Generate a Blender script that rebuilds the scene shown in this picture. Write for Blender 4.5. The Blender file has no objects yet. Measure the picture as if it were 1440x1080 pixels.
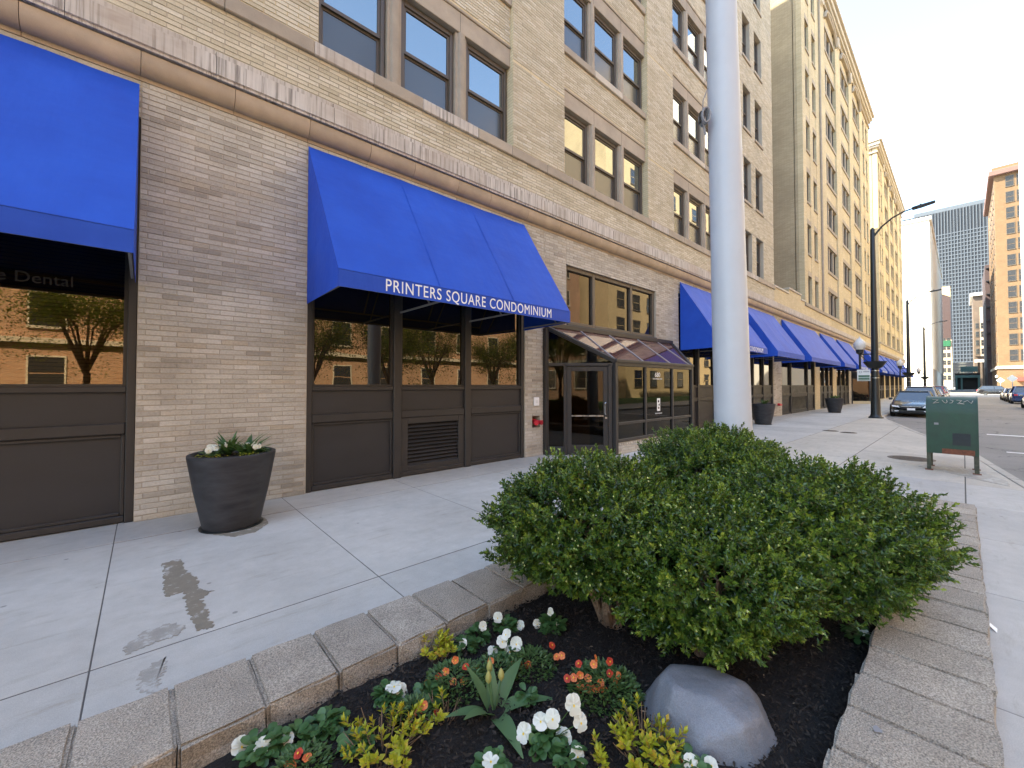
import bpy, bmesh, math, random
import numpy as np
from mathutils import Vector, Matrix, noise as mnoise
S = bpy.context.scene
COL = S.collection
rnd = random.Random(7)
R = math.radians

# ------------------------------------------------------------------ camera
FPX, CAMH, YAW, PIT = 573.0, 1.65, R(47.9), R(1.2)
CXP, CYP = 720.0, 542.0 - 573.0 * math.tan(R(1.2))
fwd = Vector((math.cos(YAW) * math.cos(PIT), math.sin(YAW) * math.cos(PIT), math.sin(PIT)))
cam = bpy.data.cameras.new('camera'); camo = bpy.data.objects.new('camera', cam); COL.objects.link(camo)
camo.location = (0, 0, CAMH); camo.rotation_euler = fwd.to_track_quat('-Z', 'Y').to_euler()
cam.sensor_width = 36; cam.lens = FPX / 1440 * 36; cam.shift_y = -(540 - CYP) / 1440
cam.clip_start = 0.05; cam.clip_end = 3000
S.camera = camo
# ------------------------------------------------------------------ world, sun
SUN_EL = R(46); SUN_DIR = Vector((-0.60, 0.80, 0)).normalized()      # towards the sun, on the ground plane
w = bpy.data.worlds.new('World'); S.world = w; w.use_nodes = True
wn = w.node_tree; bg = wn.nodes['Background']
sky = wn.nodes.new('ShaderNodeTexSky'); sky.sky_type = 'NISHITA'; sky.sun_disc = False
sky.sun_elevation = SUN_EL; sky.sun_rotation = math.atan2(SUN_DIR.x, SUN_DIR.y)
sky.air_density = 1.0; sky.dust_density = 1.6; sky.ozone_density = .8
wn.links.new(sky.outputs[0], bg.inputs[0]); bg.inputs[1].default_value = 0.15
sl = bpy.data.lights.new('sun', 'SUN'); so = bpy.data.objects.new('sun', sl); COL.objects.link(so)
sl.energy = 4.2; sl.angle = R(0.5); sl.color = (1.0, 0.9, 0.74)
d3 = Vector((SUN_DIR.x * math.cos(SUN_EL), SUN_DIR.y * math.cos(SUN_EL), math.sin(SUN_EL)))
so.rotation_euler = (-d3).to_track_quat('-Z', 'Y').to_euler(); so.location = (0, 0, 60)
S.render.engine = 'CYCLES'
S.view_settings.view_transform = 'Standard'; S.view_settings.look = 'None'
S.view_settings.exposure = 2.65; S.view_settings.gamma = 1.0; S.view_settings.use_curve_mapping = False
S.view_settings.use_white_balance = True; S.view_settings.white_balance_temperature = 6600; S.view_settings.white_balance_tint = 5   # set for open shade, as the camera was

# ------------------------------------------------------------------ pixel -> ray (positions measured on the photograph)
_rt = Vector((math.sin(YAW), -math.cos(YAW), 0)); _up = _rt.cross(fwd)
def ray(u, v): return fwd + _rt * ((u - CXP) / FPX) + _up * ((CYP - v) / FPX)
def on_ground(u, v, z=0.0):
    r = ray(u, v); t = (z - CAMH) / r.z
    return Vector((r.x * t, r.y * t, z))

# ------------------------------------------------------------------ materials
M = {}
def nd(nt, t, **k):
    n = nt.nodes.new(t)
    for a, b in k.items(): setattr(n, a, b)
    return n
def base_mat(name):
    m = bpy.data.materials.new(name); m.use_nodes = True; M[name] = m
    nt = m.node_tree; return m, nt, nt.nodes['Principled BSDF'], nt.links
def pos_node(nt, scale=(1, 1, 1)):
    g = nd(nt, 'ShaderNodeNewGeometry'); mp = nd(nt, 'ShaderNodeMapping'); mp.inputs['Scale'].default_value = scale
    nt.links.new(g.outputs['Position'], mp.inputs['Vector']); return mp.outputs[0]
def noise_node(nt, vec, scale, detail=4, rough=.55):
    n = nd(nt, 'ShaderNodeTexNoise'); n.inputs['Scale'].default_value = scale; n.inputs['Detail'].default_value = detail
    n.inputs['Roughness'].default_value = rough
    if vec is not None: nt.links.new(vec, n.inputs['Vector'])
    return n
def ramp(nt, fac, stops):
    r = nd(nt, 'ShaderNodeValToRGB'); e = r.color_ramp.elements
    while len(e) < len(stops): e.new(.5)
    for i, (p, c) in enumerate(stops):
        e[i].position = p; e[i].color = (*c, 1) if len(c) == 3 else c
    nt.links.new(fac, r.inputs[0]); return r
def mixc(nt, f, a, b, mode='MIX'):
    m = nd(nt, 'ShaderNodeMix', data_type='RGBA', blend_type=mode)
    for i, x in ((0, f), (6, a), (7, b)):
        if isinstance(x, (int, float)): m.inputs[i].default_value = x
        elif isinstance(x, tuple): m.inputs[i].default_value = (*x, 1)
        else: nt.links.new(x, m.inputs[i])
    return m.outputs[2]
def math_node(nt, op, a, b=None):
    m = nd(nt, 'ShaderNodeMath', operation=op)
    for i, x in ((0, a), (1, b)):
        if x is None: continue
        if isinstance(x, (int, float)): m.inputs[i].default_value = x
        else: nt.links.new(x, m.inputs[i])
    return m.outputs[0]
def rand_node(nt):
    o = nd(nt, 'ShaderNodeObjectInfo'); g = nd(nt, 'ShaderNodeNewGeometry')
    return math_node(nt, 'FRACT', math_node(nt, 'ADD', o.outputs['Random'], g.outputs['Random Per Island']))
def bump(nt, height, strength, dist=.01, prev=None):
    b = nd(nt, 'ShaderNodeBump'); b.inputs['Strength'].default_value = strength; b.inputs['Distance'].default_value = dist
    nt.links.new(height, b.inputs['Height'])
    if prev is not None: nt.links.new(prev, b.inputs['Normal'])
    return b.outputs[0]
def sc(c, k): return tuple(min(1, x * k) for x in c)
def pm(name, col, rough=.6, var=.12, vs=4.0, bmp=.15, bs=60., metal=0., rnd_amt=0., spec=.5, fine=0., fs=300., stretch=(1, 1, 1), bd=.005):
    """plain procedural material: mottled colour, fine grain, bump, per-piece tone"""
    m, nt, p, L = base_mat(name)
    v = pos_node(nt, stretch); n = noise_node(nt, v, vs, 5, .6)
    c = ramp(nt, n.outputs['Fac'], [(.3, sc(col, 1 - var)), (.7, sc(col, 1 + var))]).outputs[0]
    if fine:
        n2 = noise_node(nt, v, fs, 2, .7); f = ramp(nt, n2.outputs['Fac'], [(.35, (1 - fine,) * 3), (.65, (1 + fine,) * 3)]).outputs[0]
        c = mixc(nt, 1.0, c, f, 'MULTIPLY')
    if rnd_amt:
        f = ramp(nt, rand_node(nt), [(0, (1 - rnd_amt,) * 3), (1, (1 + rnd_amt * .6,) * 3)]).outputs[0]
        c = mixc(nt, 1.0, c, f, 'MULTIPLY')
    L.new(c, p.inputs['Base Color'])
    rn = ramp(nt, n.outputs['Fac'], [(.3, (max(.02, rough - .08),) * 3), (.7, (min(1, rough + .08),) * 3)])
    L.new(rn.outputs[0], p.inputs['Roughness'])
    p.inputs['Metallic'].default_value = metal; p.inputs['Specular IOR Level'].default_value = spec
    if bmp:
        b = noise_node(nt, v, bs, 4, .6); L.new(bump(nt, b.outputs['Fac'], bmp, bd), p.inputs['Normal'])
    return m
def glass_mat(name, col=(.012, .011, .010), ior=2.0, rough=.015, tint=(1, 1, 1), wave=.02, wscale=1.3):
    m, nt, p, L = base_mat(name)
    p.inputs['Base Color'].default_value = (*col, 1); p.inputs['Roughness'].default_value = rough
    p.inputs['IOR'].default_value = ior; p.inputs['Specular Tint'].default_value = (*tint, 1)
    n = noise_node(nt, pos_node(nt), wscale, 2, .4); L.new(bump(nt, n.outputs['Fac'], wave, .05), p.inputs['Normal'])
    return m
def leaf_mat(name, stops, rough=.4, trans=.25, tint_attr=False, spec=.5):
    m, nt, p, L = base_mat(name)
    f = rand_node(nt)
    if tint_attr:
        a = nd(nt, 'ShaderNodeAttribute', attribute_name='tint'); f = math_node(nt, 'ADD', math_node(nt, 'MULTIPLY', f, .35), a.outputs['Fac'])
    c = ramp(nt, f, stops).outputs[0]
    L.new(c, p.inputs['Base Color']); p.inputs['Roughness'].default_value = rough; p.inputs['Specular IOR Level'].default_value = spec
    tr = nd(nt, 'ShaderNodeBsdfTranslucent'); L.new(mixc(nt, .35, c, (.5, .6, .08)), tr.inputs[0])
    mx = nd(nt, 'ShaderNodeMixShader'); mx.inputs[0].default_value = trans
    L.new(p.outputs[0], mx.inputs[1]); L.new(tr.outputs[0], mx.inputs[2]); L.new(mx.outputs[0], nt.nodes['Material Output'].inputs[0])
    return m

def brick_piece(name, stops, stain=.25):
    m, nt, p, L = base_mat(name)
    r = rand_node(nt); v = pos_node(nt)
    c = ramp(nt, r, stops).outputs[0]
    n1 = noise_node(nt, v, 38, 6, .75)
    c = mixc(nt, 1, c, ramp(nt, n1.outputs['Fac'], [(.30, (.80, .79, .78)), (.5, (1, 1, 1)), (.7, (1.10, 1.09, 1.08))]).outputs[0], 'MULTIPLY')
    n2 = noise_node(nt, v, .9, 4, .6)
    c = mixc(nt, 1, c, ramp(nt, n2.outputs['Fac'], [(.3, (1 - stain, 1 - stain * 1.05, 1 - stain * 1.1)), (.65, (1.06, 1.05, 1.04))]).outputs[0], 'MULTIPLY')
    L.new(c, p.inputs['Base Color']); p.inputs['Roughness'].default_value = .85; p.inputs['Specular IOR Level'].default_value = .3
    b = noise_node(nt, v, 120, 4, .7); L.new(bump(nt, b.outputs['Fac'], .5, .004), p.inputs['Normal'])
    return m
brick_piece('brick_low', [(0, (.33, .305, .26)), (.12, (.41, .385, .335)), (.5, (.47, .445, .39)), (.88, (.53, .505, .45)), (1, (.43, .38, .30))])
brick_piece('brick_high', [(0, (.44, .39, .285)), (.3, (.50, .45, .335)), (.7, (.55, .50, .385)), (1, (.60, .555, .45))], .10)
def brick_wall_mat(name, c1, c2, mort, bw=.305, bh=.0667):
    m, nt, p, L = base_mat(name)
    g = nd(nt, 'ShaderNodeNewGeometry'); sx = nd(nt, 'ShaderNodeSeparateXYZ'); L.new(g.outputs['Position'], sx.inputs[0])
    cb = nd(nt, 'ShaderNodeCombineXYZ'); L.new(math_node(nt, 'ADD', sx.outputs[0], sx.outputs[1]), cb.inputs[0]); L.new(sx.outputs[2], cb.inputs[1])
    b = nd(nt, 'ShaderNodeTexBrick'); L.new(cb.outputs[0], b.inputs['Vector'])
    b.inputs['Color1'].default_value = (*c1, 1); b.inputs['Color2'].default_value = (*c2, 1); b.inputs['Mortar'].default_value = (*mort, 1)
    b.inputs['Scale'].default_value = 1; b.inputs['Mortar Size'].default_value = .005; b.inputs['Brick Width'].default_value = bw; b.inputs['Row Height'].default_value = bh
    n = noise_node(nt, g.outputs['Position'], .5, 5, .6)
    c = mixc(nt, 1, b.outputs[0], ramp(nt, n.outputs['Fac'], [(.3, (.84, .83, .82)), (.7, (1.08, 1.07, 1.05))]).outputs[0], 'MULTIPLY')
    L.new(c, p.inputs['Base Color']); p.inputs['Roughness'].default_value = .85; p.inputs['Specular IOR Level'].default_value = .3
    L.new(bump(nt, b.outputs['Fac'], -.5, .006), p.inputs['Normal'])
    return m
brick_wall_mat('mortar_wall', (.42, .38, .31), (.40, .36, .295), (.40, .36, .295))
brick_wall_mat('brick_wall', (.54, .45, .28), (.61, .52, .34), (.36, .31, .22))
brick_wall_mat('brick_side', (.40, .33, .21), (.47, .39, .26), (.27, .23, .16))
brick_wall_mat('brick_orange', (.36, .20, .125), (.42, .26, .17), (.36, .32, .27))
brick_wall_mat('brick_tan', (.50, .38, .21), (.56, .43, .25), (.42, .34, .22)); brick_wall_mat('brick_brown', (.15, .095, .052), (.19, .12, .066), (.15, .105, .065))
pm('limestone', (.36, .305, .235), .85, .13, 3, .25, 90, rnd_amt=.12, fine=.12)
pm('limestone_pale', (.50, .45, .37), .85, .10, 3, .25, 90, rnd_amt=.08, fine=.10)
def streak_mat():
    m, nt, p, L = base_mat('limestone_streaked')
    n = noise_node(nt, pos_node(nt, (26, 26, .8)), 1, 5, .65); n2 = noise_node(nt, pos_node(nt), 1.1, 3, .6); n3 = noise_node(nt, pos_node(nt, (3, 3, 14)), 1, 4, .6)
    a = ramp(nt, n.outputs['Fac'], [(.34, (.17, .15, .13)), (.50, (.50, .46, .41)), (.75, (.62, .58, .52))]).outputs[0]
    b = ramp(nt, n3.outputs['Fac'], [(.3, (.36, .30, .24)), (.7, (.46, .40, .33))]).outputs[0]
    c = mixc(nt, ramp(nt, n2.outputs['Fac'], [(.28, (0, 0, 0)), (.58, (1, 1, 1))]).outputs[0], b, a)
    L.new(c, p.inputs['Base Color']); p.inputs['Roughness'].default_value = .9
    L.new(bump(nt, n.outputs['Fac'], .3, .004), p.inputs['Normal'])
streak_mat()
pm('moulding_stone', (.40, .315, .225), .8, .16, 2.2, .2, 70, rnd_amt=.1, fine=.1)
pm('bronze_frame', (.033, .030, .028), .5, .12, 5, .06, 40, spec=.4)
pm('bronze_panel', (.029, .028, .029), .5, .10, 1.3, .05, 30, spec=.4, stretch=(1, 1, 3))
pm('window_frame', (.085, .068, .05), .5, .12, 5, .05, 50)
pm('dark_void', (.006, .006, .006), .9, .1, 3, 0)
glass_mat('shop_glass', (.010, .008, .006), 2.0, .012, (1.0, .84, .64), .025, 1.6)
glass_mat('sash_glass', (.02, .022, .025), 3.5, .015, (.95, 1, 1), .03, .9)
glass_mat('screen_glass', (.055, .06, .065), 1.7, .22, (1, 1, 1), .02)
glass_mat('bronze_glass', (.012, .011, .009), 1.6, .012, (1, .9, .75))
glass_mat('roof_glass', (.10, .05, .045), 2.4, .02, (1, .7, .55), .01)
glass_mat('far_glass', (.03, .032, .035), 1.8, .05)
def fabric():
    m, nt, p, L = base_mat('awning_blue')
    v = pos_node(nt); n = noise_node(nt, v, 1.2, 4, .6); n2 = noise_node(nt, v, 14, 4, .7)
    c = ramp(nt, n.outputs['Fac'], [(.3, (.006, .048, .36)), (.7, (.010, .070, .45))]).outputs[0]
    c = mixc(nt, ramp(nt, n2.outputs['Fac'], [(.74, (0, 0, 0)), (.82, (.35, .35, .35))]).outputs[0], c, (.06, .14, .62))
    L.new(c, p.inputs['Base Color']); p.inputs['Roughness'].default_value = .62; p.inputs['Specular IOR Level'].default_value = .35
    wv = noise_node(nt, v, 420, 2, .5); w2 = noise_node(nt, pos_node(nt, (.8, 2.5, 2.5)), 1, 3, .5)
    w3 = noise_node(nt, pos_node(nt, (3.2, 1., 1.)), 1.6, 3, .5)
    L.new(bump(nt, math_node(nt, 'ADD', w2.outputs['Fac'], math_node(nt, 'MULTIPLY', w3.outputs['Fac'], .5)), .6, .04, bump(nt, wv.outputs['Fac'], .15, .002)), p.inputs['Normal'])
fabric()
pm('awning_under', (.006, .012, .06), .8, .1, 3, .05)
pm('white_lettering', (.78, .78, .76), .6, .03, 8, 0)
pm('grey_lettering', (.008, .009, .010), .5, .05, 8, 0)
def concrete(name, col, scale=1.0):
    m, nt, p, L = base_mat(name)
    v = pos_node(nt); a = noise_node(nt, v, .8, 6, .65); b = noise_node(nt, v, 6, 5, .7); f = noise_node(nt, v, 220, 3, .7)
    st = noise_node(nt, pos_node(nt, (1.2, 5, 1)), 1.5, 5, .7)
    c = ramp(nt, a.outputs['Fac'], [(.3, sc(col, .86)), (.7, sc(col, 1.10))]).outputs[0]
    c = mixc(nt, 1, c, ramp(nt, b.outputs['Fac'], [(.3, (.92, .91, .90)), (.7, (1.05, 1.05, 1.05))]).outputs[0], 'MULTIPLY')
    c = mixc(nt, 1, c, ramp(nt, f.outputs['Fac'], [(.35, (.86, .86, .86)), (.65, (1.1, 1.1, 1.1))]).outputs[0], 'MULTIPLY')
    c = mixc(nt, 1, c, ramp(nt, st.outputs['Fac'], [(.28, (.84, .82, .78)), (.45, (1, 1, 1))]).outputs[0], 'MULTIPLY')
    o = nd(nt, 'ShaderNodeObjectInfo'); c = mixc(nt, 1, c, ramp(nt, o.outputs['Random'], [(0, (.90, .895, .885)), (1, (1.05, 1.045, 1.03))]).outputs[0], 'MULTIPLY')
    vo = nd(nt, 'ShaderNodeTexVoronoi'); vo.inputs['Scale'].default_value = 2.6; vo.inputs['Randomness'].default_value = 1; L.new(v, vo.inputs['Vector'])
    c = mixc(nt, ramp(nt, vo.outputs['Distance'], [(.035, (.75, .75, .75)), (.055, (0, 0, 0))]).outputs[0], c, sc(col, .42))
    L.new(c, p.inputs['Base Color']); p.inputs['Roughness'].default_value = .8; p.inputs['Specular IOR Level'].default_value = .35
    L.new(bump(nt, f.outputs['Fac'], .25, .003, bump(nt, b.outputs['Fac'], .15, .004)), p.inputs['Normal'])
concrete('concrete', (.46, .445, .415)); concrete('concrete_warm', (.48, .445, .385)); concrete('kerb_stone', (.42, .39, .34))
def damp(name, col, dry, th):
    m, nt, p, L = base_mat(name)
    v = pos_node(nt); n = noise_node(nt, v, 9, 6, .7); f = noise_node(nt, v, 200, 3, .7)
    c = ramp(nt, n.outputs['Fac'], [(th, dry), (th + .07, col), (.75, sc(col, .8))]).outputs[0]
    c = mixc(nt, 1, c, ramp(nt, f.outputs['Fac'], [(.35, (.86, .86, .86)), (.65, (1.1, 1.1, 1.1))]).outputs[0], 'MULTIPLY')
    L.new(c, p.inputs['Base Color']); p.inputs['Roughness'].default_value = .65; L.new(bump(nt, f.outputs['Fac'], .25, .003), p.inputs['Normal'])
damp('damp_concrete', (.22, .19, .145), (.44, .425, .395), .36); damp('damp_faint', (.32, .30, .265), (.44, .425, .395), .40)
pm('joint_dark', (.09, .085, .08), .95, .2, 5, .2)
def asphalt():
    m, nt, p, L = base_mat('asphalt')
    v = pos_node(nt); a = noise_node(nt, v, .35, 6, .65); f = noise_node(nt, v, 90, 3, .7); vo = nd(nt, 'ShaderNodeTexVoronoi'); vo.feature = 'DISTANCE_TO_EDGE'; vo.inputs['Scale'].default_value = .45
    wv = noise_node(nt, v, 1.3, 4, .6); vv = nd(nt, 'ShaderNodeVectorMath', operation='ADD'); L.new(v, vv.inputs[0]); L.new(wv.outputs['Color'], vv.inputs[1]); L.new(vv.outputs[0], vo.inputs['Vector'])
    c = ramp(nt, a.outputs['Fac'], [(.3, (.17, .16, .145)), (.7, (.245, .23, .21))]).outputs[0]
    c = mixc(nt, 1, c, ramp(nt, f.outputs['Fac'], [(.35, (.8, .8, .8)), (.65, (1.2, 1.2, 1.2))]).outputs[0], 'MULTIPLY')
    c = mixc(nt, ramp(nt, vo.outputs[0], [(.0, (1, 1, 1)), (.012, (0, 0, 0))]).outputs[0], c, (.04, .04, .04))
    L.new(c, p.inputs['Base Color']); p.inputs['Roughness'].default_value = .9
    L.new(bump(nt, f.outputs['Fac'], .5, .004), p.inputs['Normal'])
asphalt()
pm('far_ground', (.16, .15, .14), .9, .15, .2, .2, 20)
pm('road_paint', (.7, .69, .66), .7, .2, 6, .2, 100)
pm('paver', (.355, .31, .25), .92, .14, 7, 1., 110, rnd_amt=.16, fine=.5, fs=150, bd=.008)
pm('mulch_soil', (.007, .005, .0045), .95, .4, 30, 1., 90, bd=.02)
pm('mulch_chip', (.026, .019, .014), .9, .4, 20, .3, 100, rnd_amt=.7)
pm('mulch_pale_chip', (.22, .17, .12), .9, .3, 20, .3, 100, rnd_amt=.5)
pm('boulder_grey', (.17, .185, .21), .6, .22, 4, .6, 45, fine=.16, fs=240, bd=.008)
pm('bark', (.20, .13, .08), .9, .35, 14, .9, 60, bd=.02)
pm('twig', (.26, .17, .11), .85, .3, 20, .3, 60)
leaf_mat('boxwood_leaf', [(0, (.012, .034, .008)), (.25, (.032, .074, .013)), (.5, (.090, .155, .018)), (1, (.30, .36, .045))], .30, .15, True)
leaf_mat('boxwood_bud', [(0, (.42, .48, .16)), (1, (.55, .58, .26))], .5, .2)
leaf_mat('pansy_leaf', [(0, (.03, .085, .025)), (1, (.075, .16, .05))], .42, .2)
leaf_mat('tulip_leaf', [(0, (.09, .17, .075)), (1, (.13, .22, .09))], .45, .2)
leaf_mat('tulip_bud', [(0, (.30, .33, .10)), (1, (.42, .38, .12))], .45, .2)
leaf_mat('lime_leaf', [(0, (.26, .30, .015)), (.7, (.45, .44, .025)), (1, (.5, .30, .03))], .45, .3)
leaf_mat('small_leaf', [(0, (.035, .08, .02)), (1, (.08, .15, .04))], .45, .2)
leaf_mat('white_petal', [(0, (.72, .73, .62)), (1, (.82, .83, .76))], .6, .25)
leaf_mat('yellow_centre', [(0, (.75, .50, .02)), (1, (.8, .6, .03))], .6, .1)
leaf_mat('orange_petal', [(0, (.55, .10, .03)), (.5, (.75, .20, .06)), (1, (.80, .32, .12))], .55, .2)
leaf_mat('red_petal', [(0, (.35, .02, .015)), (1, (.55, .06, .02))], .55, .2)
leaf_mat('tree_leaf', [(0, (.07, .12, .015)), (.5, (.15, .21, .025)), (1, (.28, .30, .04))], .5, .5)
pm('pot_black', (.029, .029, .032), .55, .5, 3.5, .12, 30, spec=.4, stretch=(1, 1, 4), fine=.1)
pm('pot_rim', (.05, .05, .052), .6, .15, 8, .05)
pm('pole_white', (.50, .53, .56), .45, .05, 2, .12, 160)
pm('cable_grey', (.25, .25, .26), .6, .1, 9, 0)
pm('mail_green', (.013, .048, .024), .5, .30, 5, .12, 60, fine=.12)
pm('mail_patch', (.014, .020, .022), .6, .3, 14, .05)
pm('rust', (.16, .060, .032), .85, .35, 22, .4, 120)
pm('rust_green', (.06, .065, .042), .75, .5, 16, .3, 120)
pm('lamp_black', (.010, .013, .013), .42, .15, 6, .05, 50)
pm('lamp_globe', (.62, .60, .55), .25, .04, 6, 0)
pm('sign_white', (.68, .70, .68), .5, .05, 8, 0)
pm('sign_green', (.015, .10, .045), .5, .08, 8, 0)
pm('iron_cover', (.11, .085, .065), .75, .3, 12, .5, 80, bd=.01)
pm('hydrant_red', (.50, .02, .035), .4, .15, 9, .05)
pm('plate_white', (.80, .80, .80), .45, .03, 9, 0)
pm('steel', (.55, .55, .55), .28, .06, 9, 0, metal=1)
pm('rubber', (.018, .018, .018), .8, .1, 20, .1)
pm('chrome', (.7, .7, .7), .15, .02, 9, 0, metal=1)
pm('lamp_lens', (.75, .75, .74), .12, .03, 9, 0)
for nm, c in dict(paint_grey=(.035, .045, .045), paint_sand=(.30, .27, .22), paint_silver=(.42, .42, .42), paint_black=(.012, .012, .014), paint_blue=(.015, .045, .14), paint_white=(.7, .7, .69), paint_red=(.28, .03, .03)).items():
    m = pm(nm, c, .28, .04, 3, 0, metal=.15); m.node_tree.nodes['Principled BSDF'].inputs['Coat Weight'].default_value = .8
glass_mat('car_glass', (.02, .025, .03), 1.9, .02, (1, 1, 1), 0)
pm('cream_stone', (.66, .60, .50), .85, .06, .2, .1, 5)
pm('pale_concrete', (.72, .69, .63), .85, .05, .2, .1, 5)
pm('dark_steel', (.012, .014, .018), .5, .12, .3, 0)
pm('tower_fin', (.075, .088, .105), .45, .06, .4, 0)
pm('maroon_wall', (.05, .030, .028), .85, .1, .3, .1, 5)
pm('brown_roof', (.16, .09, .075), .8, .1, .5, .1, 5)
pm('copper_green', (.14, .27, .26), .7, .12, .8, .1, 10)
pm('ornate_stone', (.11, .08, .058), .85, .25, .5, .2, 5)
pm('red_cloth', (.45, .05, .04), .8, .1, 3, 0)
pm('grass', (.06, .11, .03), .95, .3, 3, .4, 60)

# ------------------------------------------------------------------ mesh builder
class MB:
    def __init__(s): s.v = []; s.f = []
    def add(s, vs, fs):
        o = len(s.v); s.v += [tuple(p) for p in vs]; s.f += [tuple(i + o for i in f) for f in fs]; return s
    def box(s, x0, x1, y0, y1, z0, z1):
        return s.add([(x0, y0, z0), (x1, y0, z0), (x1, y1, z0), (x0, y1, z0), (x0, y0, z1), (x1, y0, z1), (x1, y1, z1), (x0, y1, z1)],
                     [(0, 3, 2, 1), (4, 5, 6, 7), (0, 1, 5, 4), (1, 2, 6, 5), (2, 3, 7, 6), (3, 0, 4, 7)])
    def obox(s, a, b, wdt, h, up=(0, 0, 1)):
        """bar from a to b with section wdt x h"""
        a = Vector(a); b = Vector(b); d = (b - a).normalized(); u = Vector(up); sd = d.cross(u)
        if sd.length < 1e-4: sd = d.cross(Vector((1, 0, 0)))
        sd.normalize(); u = sd.cross(d)
        vs = [p + sd * (i * wdt / 2) + u * (j * h / 2) for p in (a, b) for i, j in ((-1, -1), (1, -1), (1, 1), (-1, 1))]
        return s.add(vs, [(0, 1, 2, 3), (7, 6, 5, 4), (0, 4, 5, 1), (1, 5, 6, 2), (2, 6, 7, 3), (3, 7, 4, 0)])
    def slab(s, pts, t):
        """polygon (3-D points) thickened by vector t"""
        n = len(pts); t = Vector(t); vs = [Vector(p) for p in pts] + [Vector(p) + t for p in pts]
        return s.add(vs, [tuple(range(n)), tuple(range(2 * n - 1, n - 1, -1))] + [(i, i + n, (i + 1) % n + n, (i + 1) % n) for i in range(n)])
    def lathe(s, prof, c=(0, 0, 0), n=24, a0=0, capb=True, capt=True, sx=1, sy=1):
        c = Vector(c); vs = []
        for r, z in prof:
            for k in range(n):
                t = a0 + 2 * math.pi * k / n; vs.append((c.x + r * sx * math.cos(t), c.y + r * sy * math.sin(t), c.z + z))
        fs = [(i * n + k, i * n + (k + 1) % n, (i + 1) * n + (k + 1) % n, (i + 1) * n + k) for i in range(len(prof) - 1) for k in range(n)]
        if capb: fs.append(tuple(range(n - 1, -1, -1)))
        if capt: fs.append(tuple((len(prof) - 1) * n + k for k in range(n)))
        return s.add(vs, fs)
    def tube(s, path, rad, n=8):
        path = [Vector(p) for p in path]; rad = rad if isinstance(rad, (list, tuple)) else [rad] * len(path)
        vs = []; ref = Vector((0.13, 0.31, 1)).normalized()
        for i, p in enumerate(path):
            d = (path[min(i + 1, len(path) - 1)] - path[max(i - 1, 0)]).normalized()
            a = d.cross(ref)
            if a.length < .05: a = d.cross(Vector((1, 0, 0)))
            a.normalize(); b = d.cross(a)
            for k in range(n):
                t = 2 * math.pi * k / n; vs.append(p + (a * math.cos(t) + b * math.sin(t)) * rad[i])
        fs = [(i * n + k, i * n + (k + 1) % n, (i + 1) * n + (k + 1) % n, (i + 1) * n + k) for i in range(len(path) - 1) for k in range(n)]
        fs += [tuple(range(n - 1, -1, -1)), tuple((len(path) - 1) * n + k for k in range(n))]
        return s.add(vs, fs)
    def mesh(s, name, mat, smooth=False, bevel=0, off=(0, 0, 0), segs=1):
        me = bpy.data.meshes.new(name); o = Vector(off)
        me.from_pydata([tuple(Vector(p) - o) for p in s.v], [], s.f)
        bm = bmesh.new(); bm.from_mesh(me)
        bmesh.ops.recalc_face_normals(bm, faces=bm.faces)
        if bevel: bmesh.ops.bevel(bm, geom=[e for e in bm.edges if len(e.link_faces) == 2 and e.calc_face_angle(0) > .5], offset=bevel, segments=segs, affect='EDGES', clamp_overlap=True)
        if smooth:
            for f in bm.faces: f.smooth = True
            for e in bm.edges:
                if len(e.link_faces) == 2 and e.calc_face_angle(0) > R(38): e.smooth = False
        bm.to_mesh(me); bm.free(); me.materials.append(M[mat]); return me
    def build(s, name, mat, parent=None, smooth=False, bevel=0, loc=None, segs=1):
        off = wloc(parent) if parent else (Vector(loc) if loc is not None else Vector((0, 0, 0)))
        me = s.mesh(name, mat, smooth, bevel, off, segs)
        return link(name, me, parent, None if parent else off)
WL = {}
def wloc(o): return WL.get(o.name, Vector((0, 0, 0)))
def link(name, me, parent=None, loc=None):
    o = bpy.data.objects.new(name, me); COL.objects.link(o)
    if loc is not None: o.location = loc; WL[o.name] = Vector(loc)
    if parent is not None: o.parent = parent; WL[o.name] = wloc(parent)      # parts sit at their parent's origin
    return o
def place(name, me, parent, at):
    """a part that shares its mesh with alike parts, put at a world position"""
    o = bpy.data.objects.new(name, me); COL.objects.link(o); o.parent = parent
    o.location = Vector(at) - wloc(parent); WL[o.name] = Vector(at); return o
def thing(name, label, cat, loc=(0, 0, 0), group=None, kind=None):
    o = bpy.data.objects.new(name, None); COL.objects.link(o); o.location = loc; WL[o.name] = Vector(loc); o.empty_display_size = .2
    return tag(o, label, cat, group, kind)
def tag(o, label=None, cat=None, group=None, kind=None):
    for k, x in (('label', label), ('category', cat), ('group', group), ('kind', kind)):
        if x: o[k] = x
    return o
def text_mesh(name, body, size, mat, width=None, extr=.002, spacing=1.0, sx=1.0):
    c = bpy.data.curves.new(name, 'FONT'); c.body = body; c.size = size; c.extrude = extr; c.space_character = spacing; c.align_x = 'CENTER'; c.align_y = 'CENTER'
    o = bpy.data.objects.new(name, c); COL.objects.link(o); bpy.context.view_layer.update()
    dg = bpy.context.evaluated_depsgraph_get(); me = bpy.data.meshes.new_from_object(o.evaluated_get(dg))
    bpy.data.objects.remove(o); bpy.data.curves.remove(c)
    xs = [v.co.x for v in me.vertices]; k = sx if width is None else width / (max(xs) - min(xs)); cx = (max(xs) + min(xs)) / 2
    for v in me.vertices: v.co.x = (v.co.x - cx) * k
    me.materials.clear(); me.materials.append(M[mat]); me.name = name; return me
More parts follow.
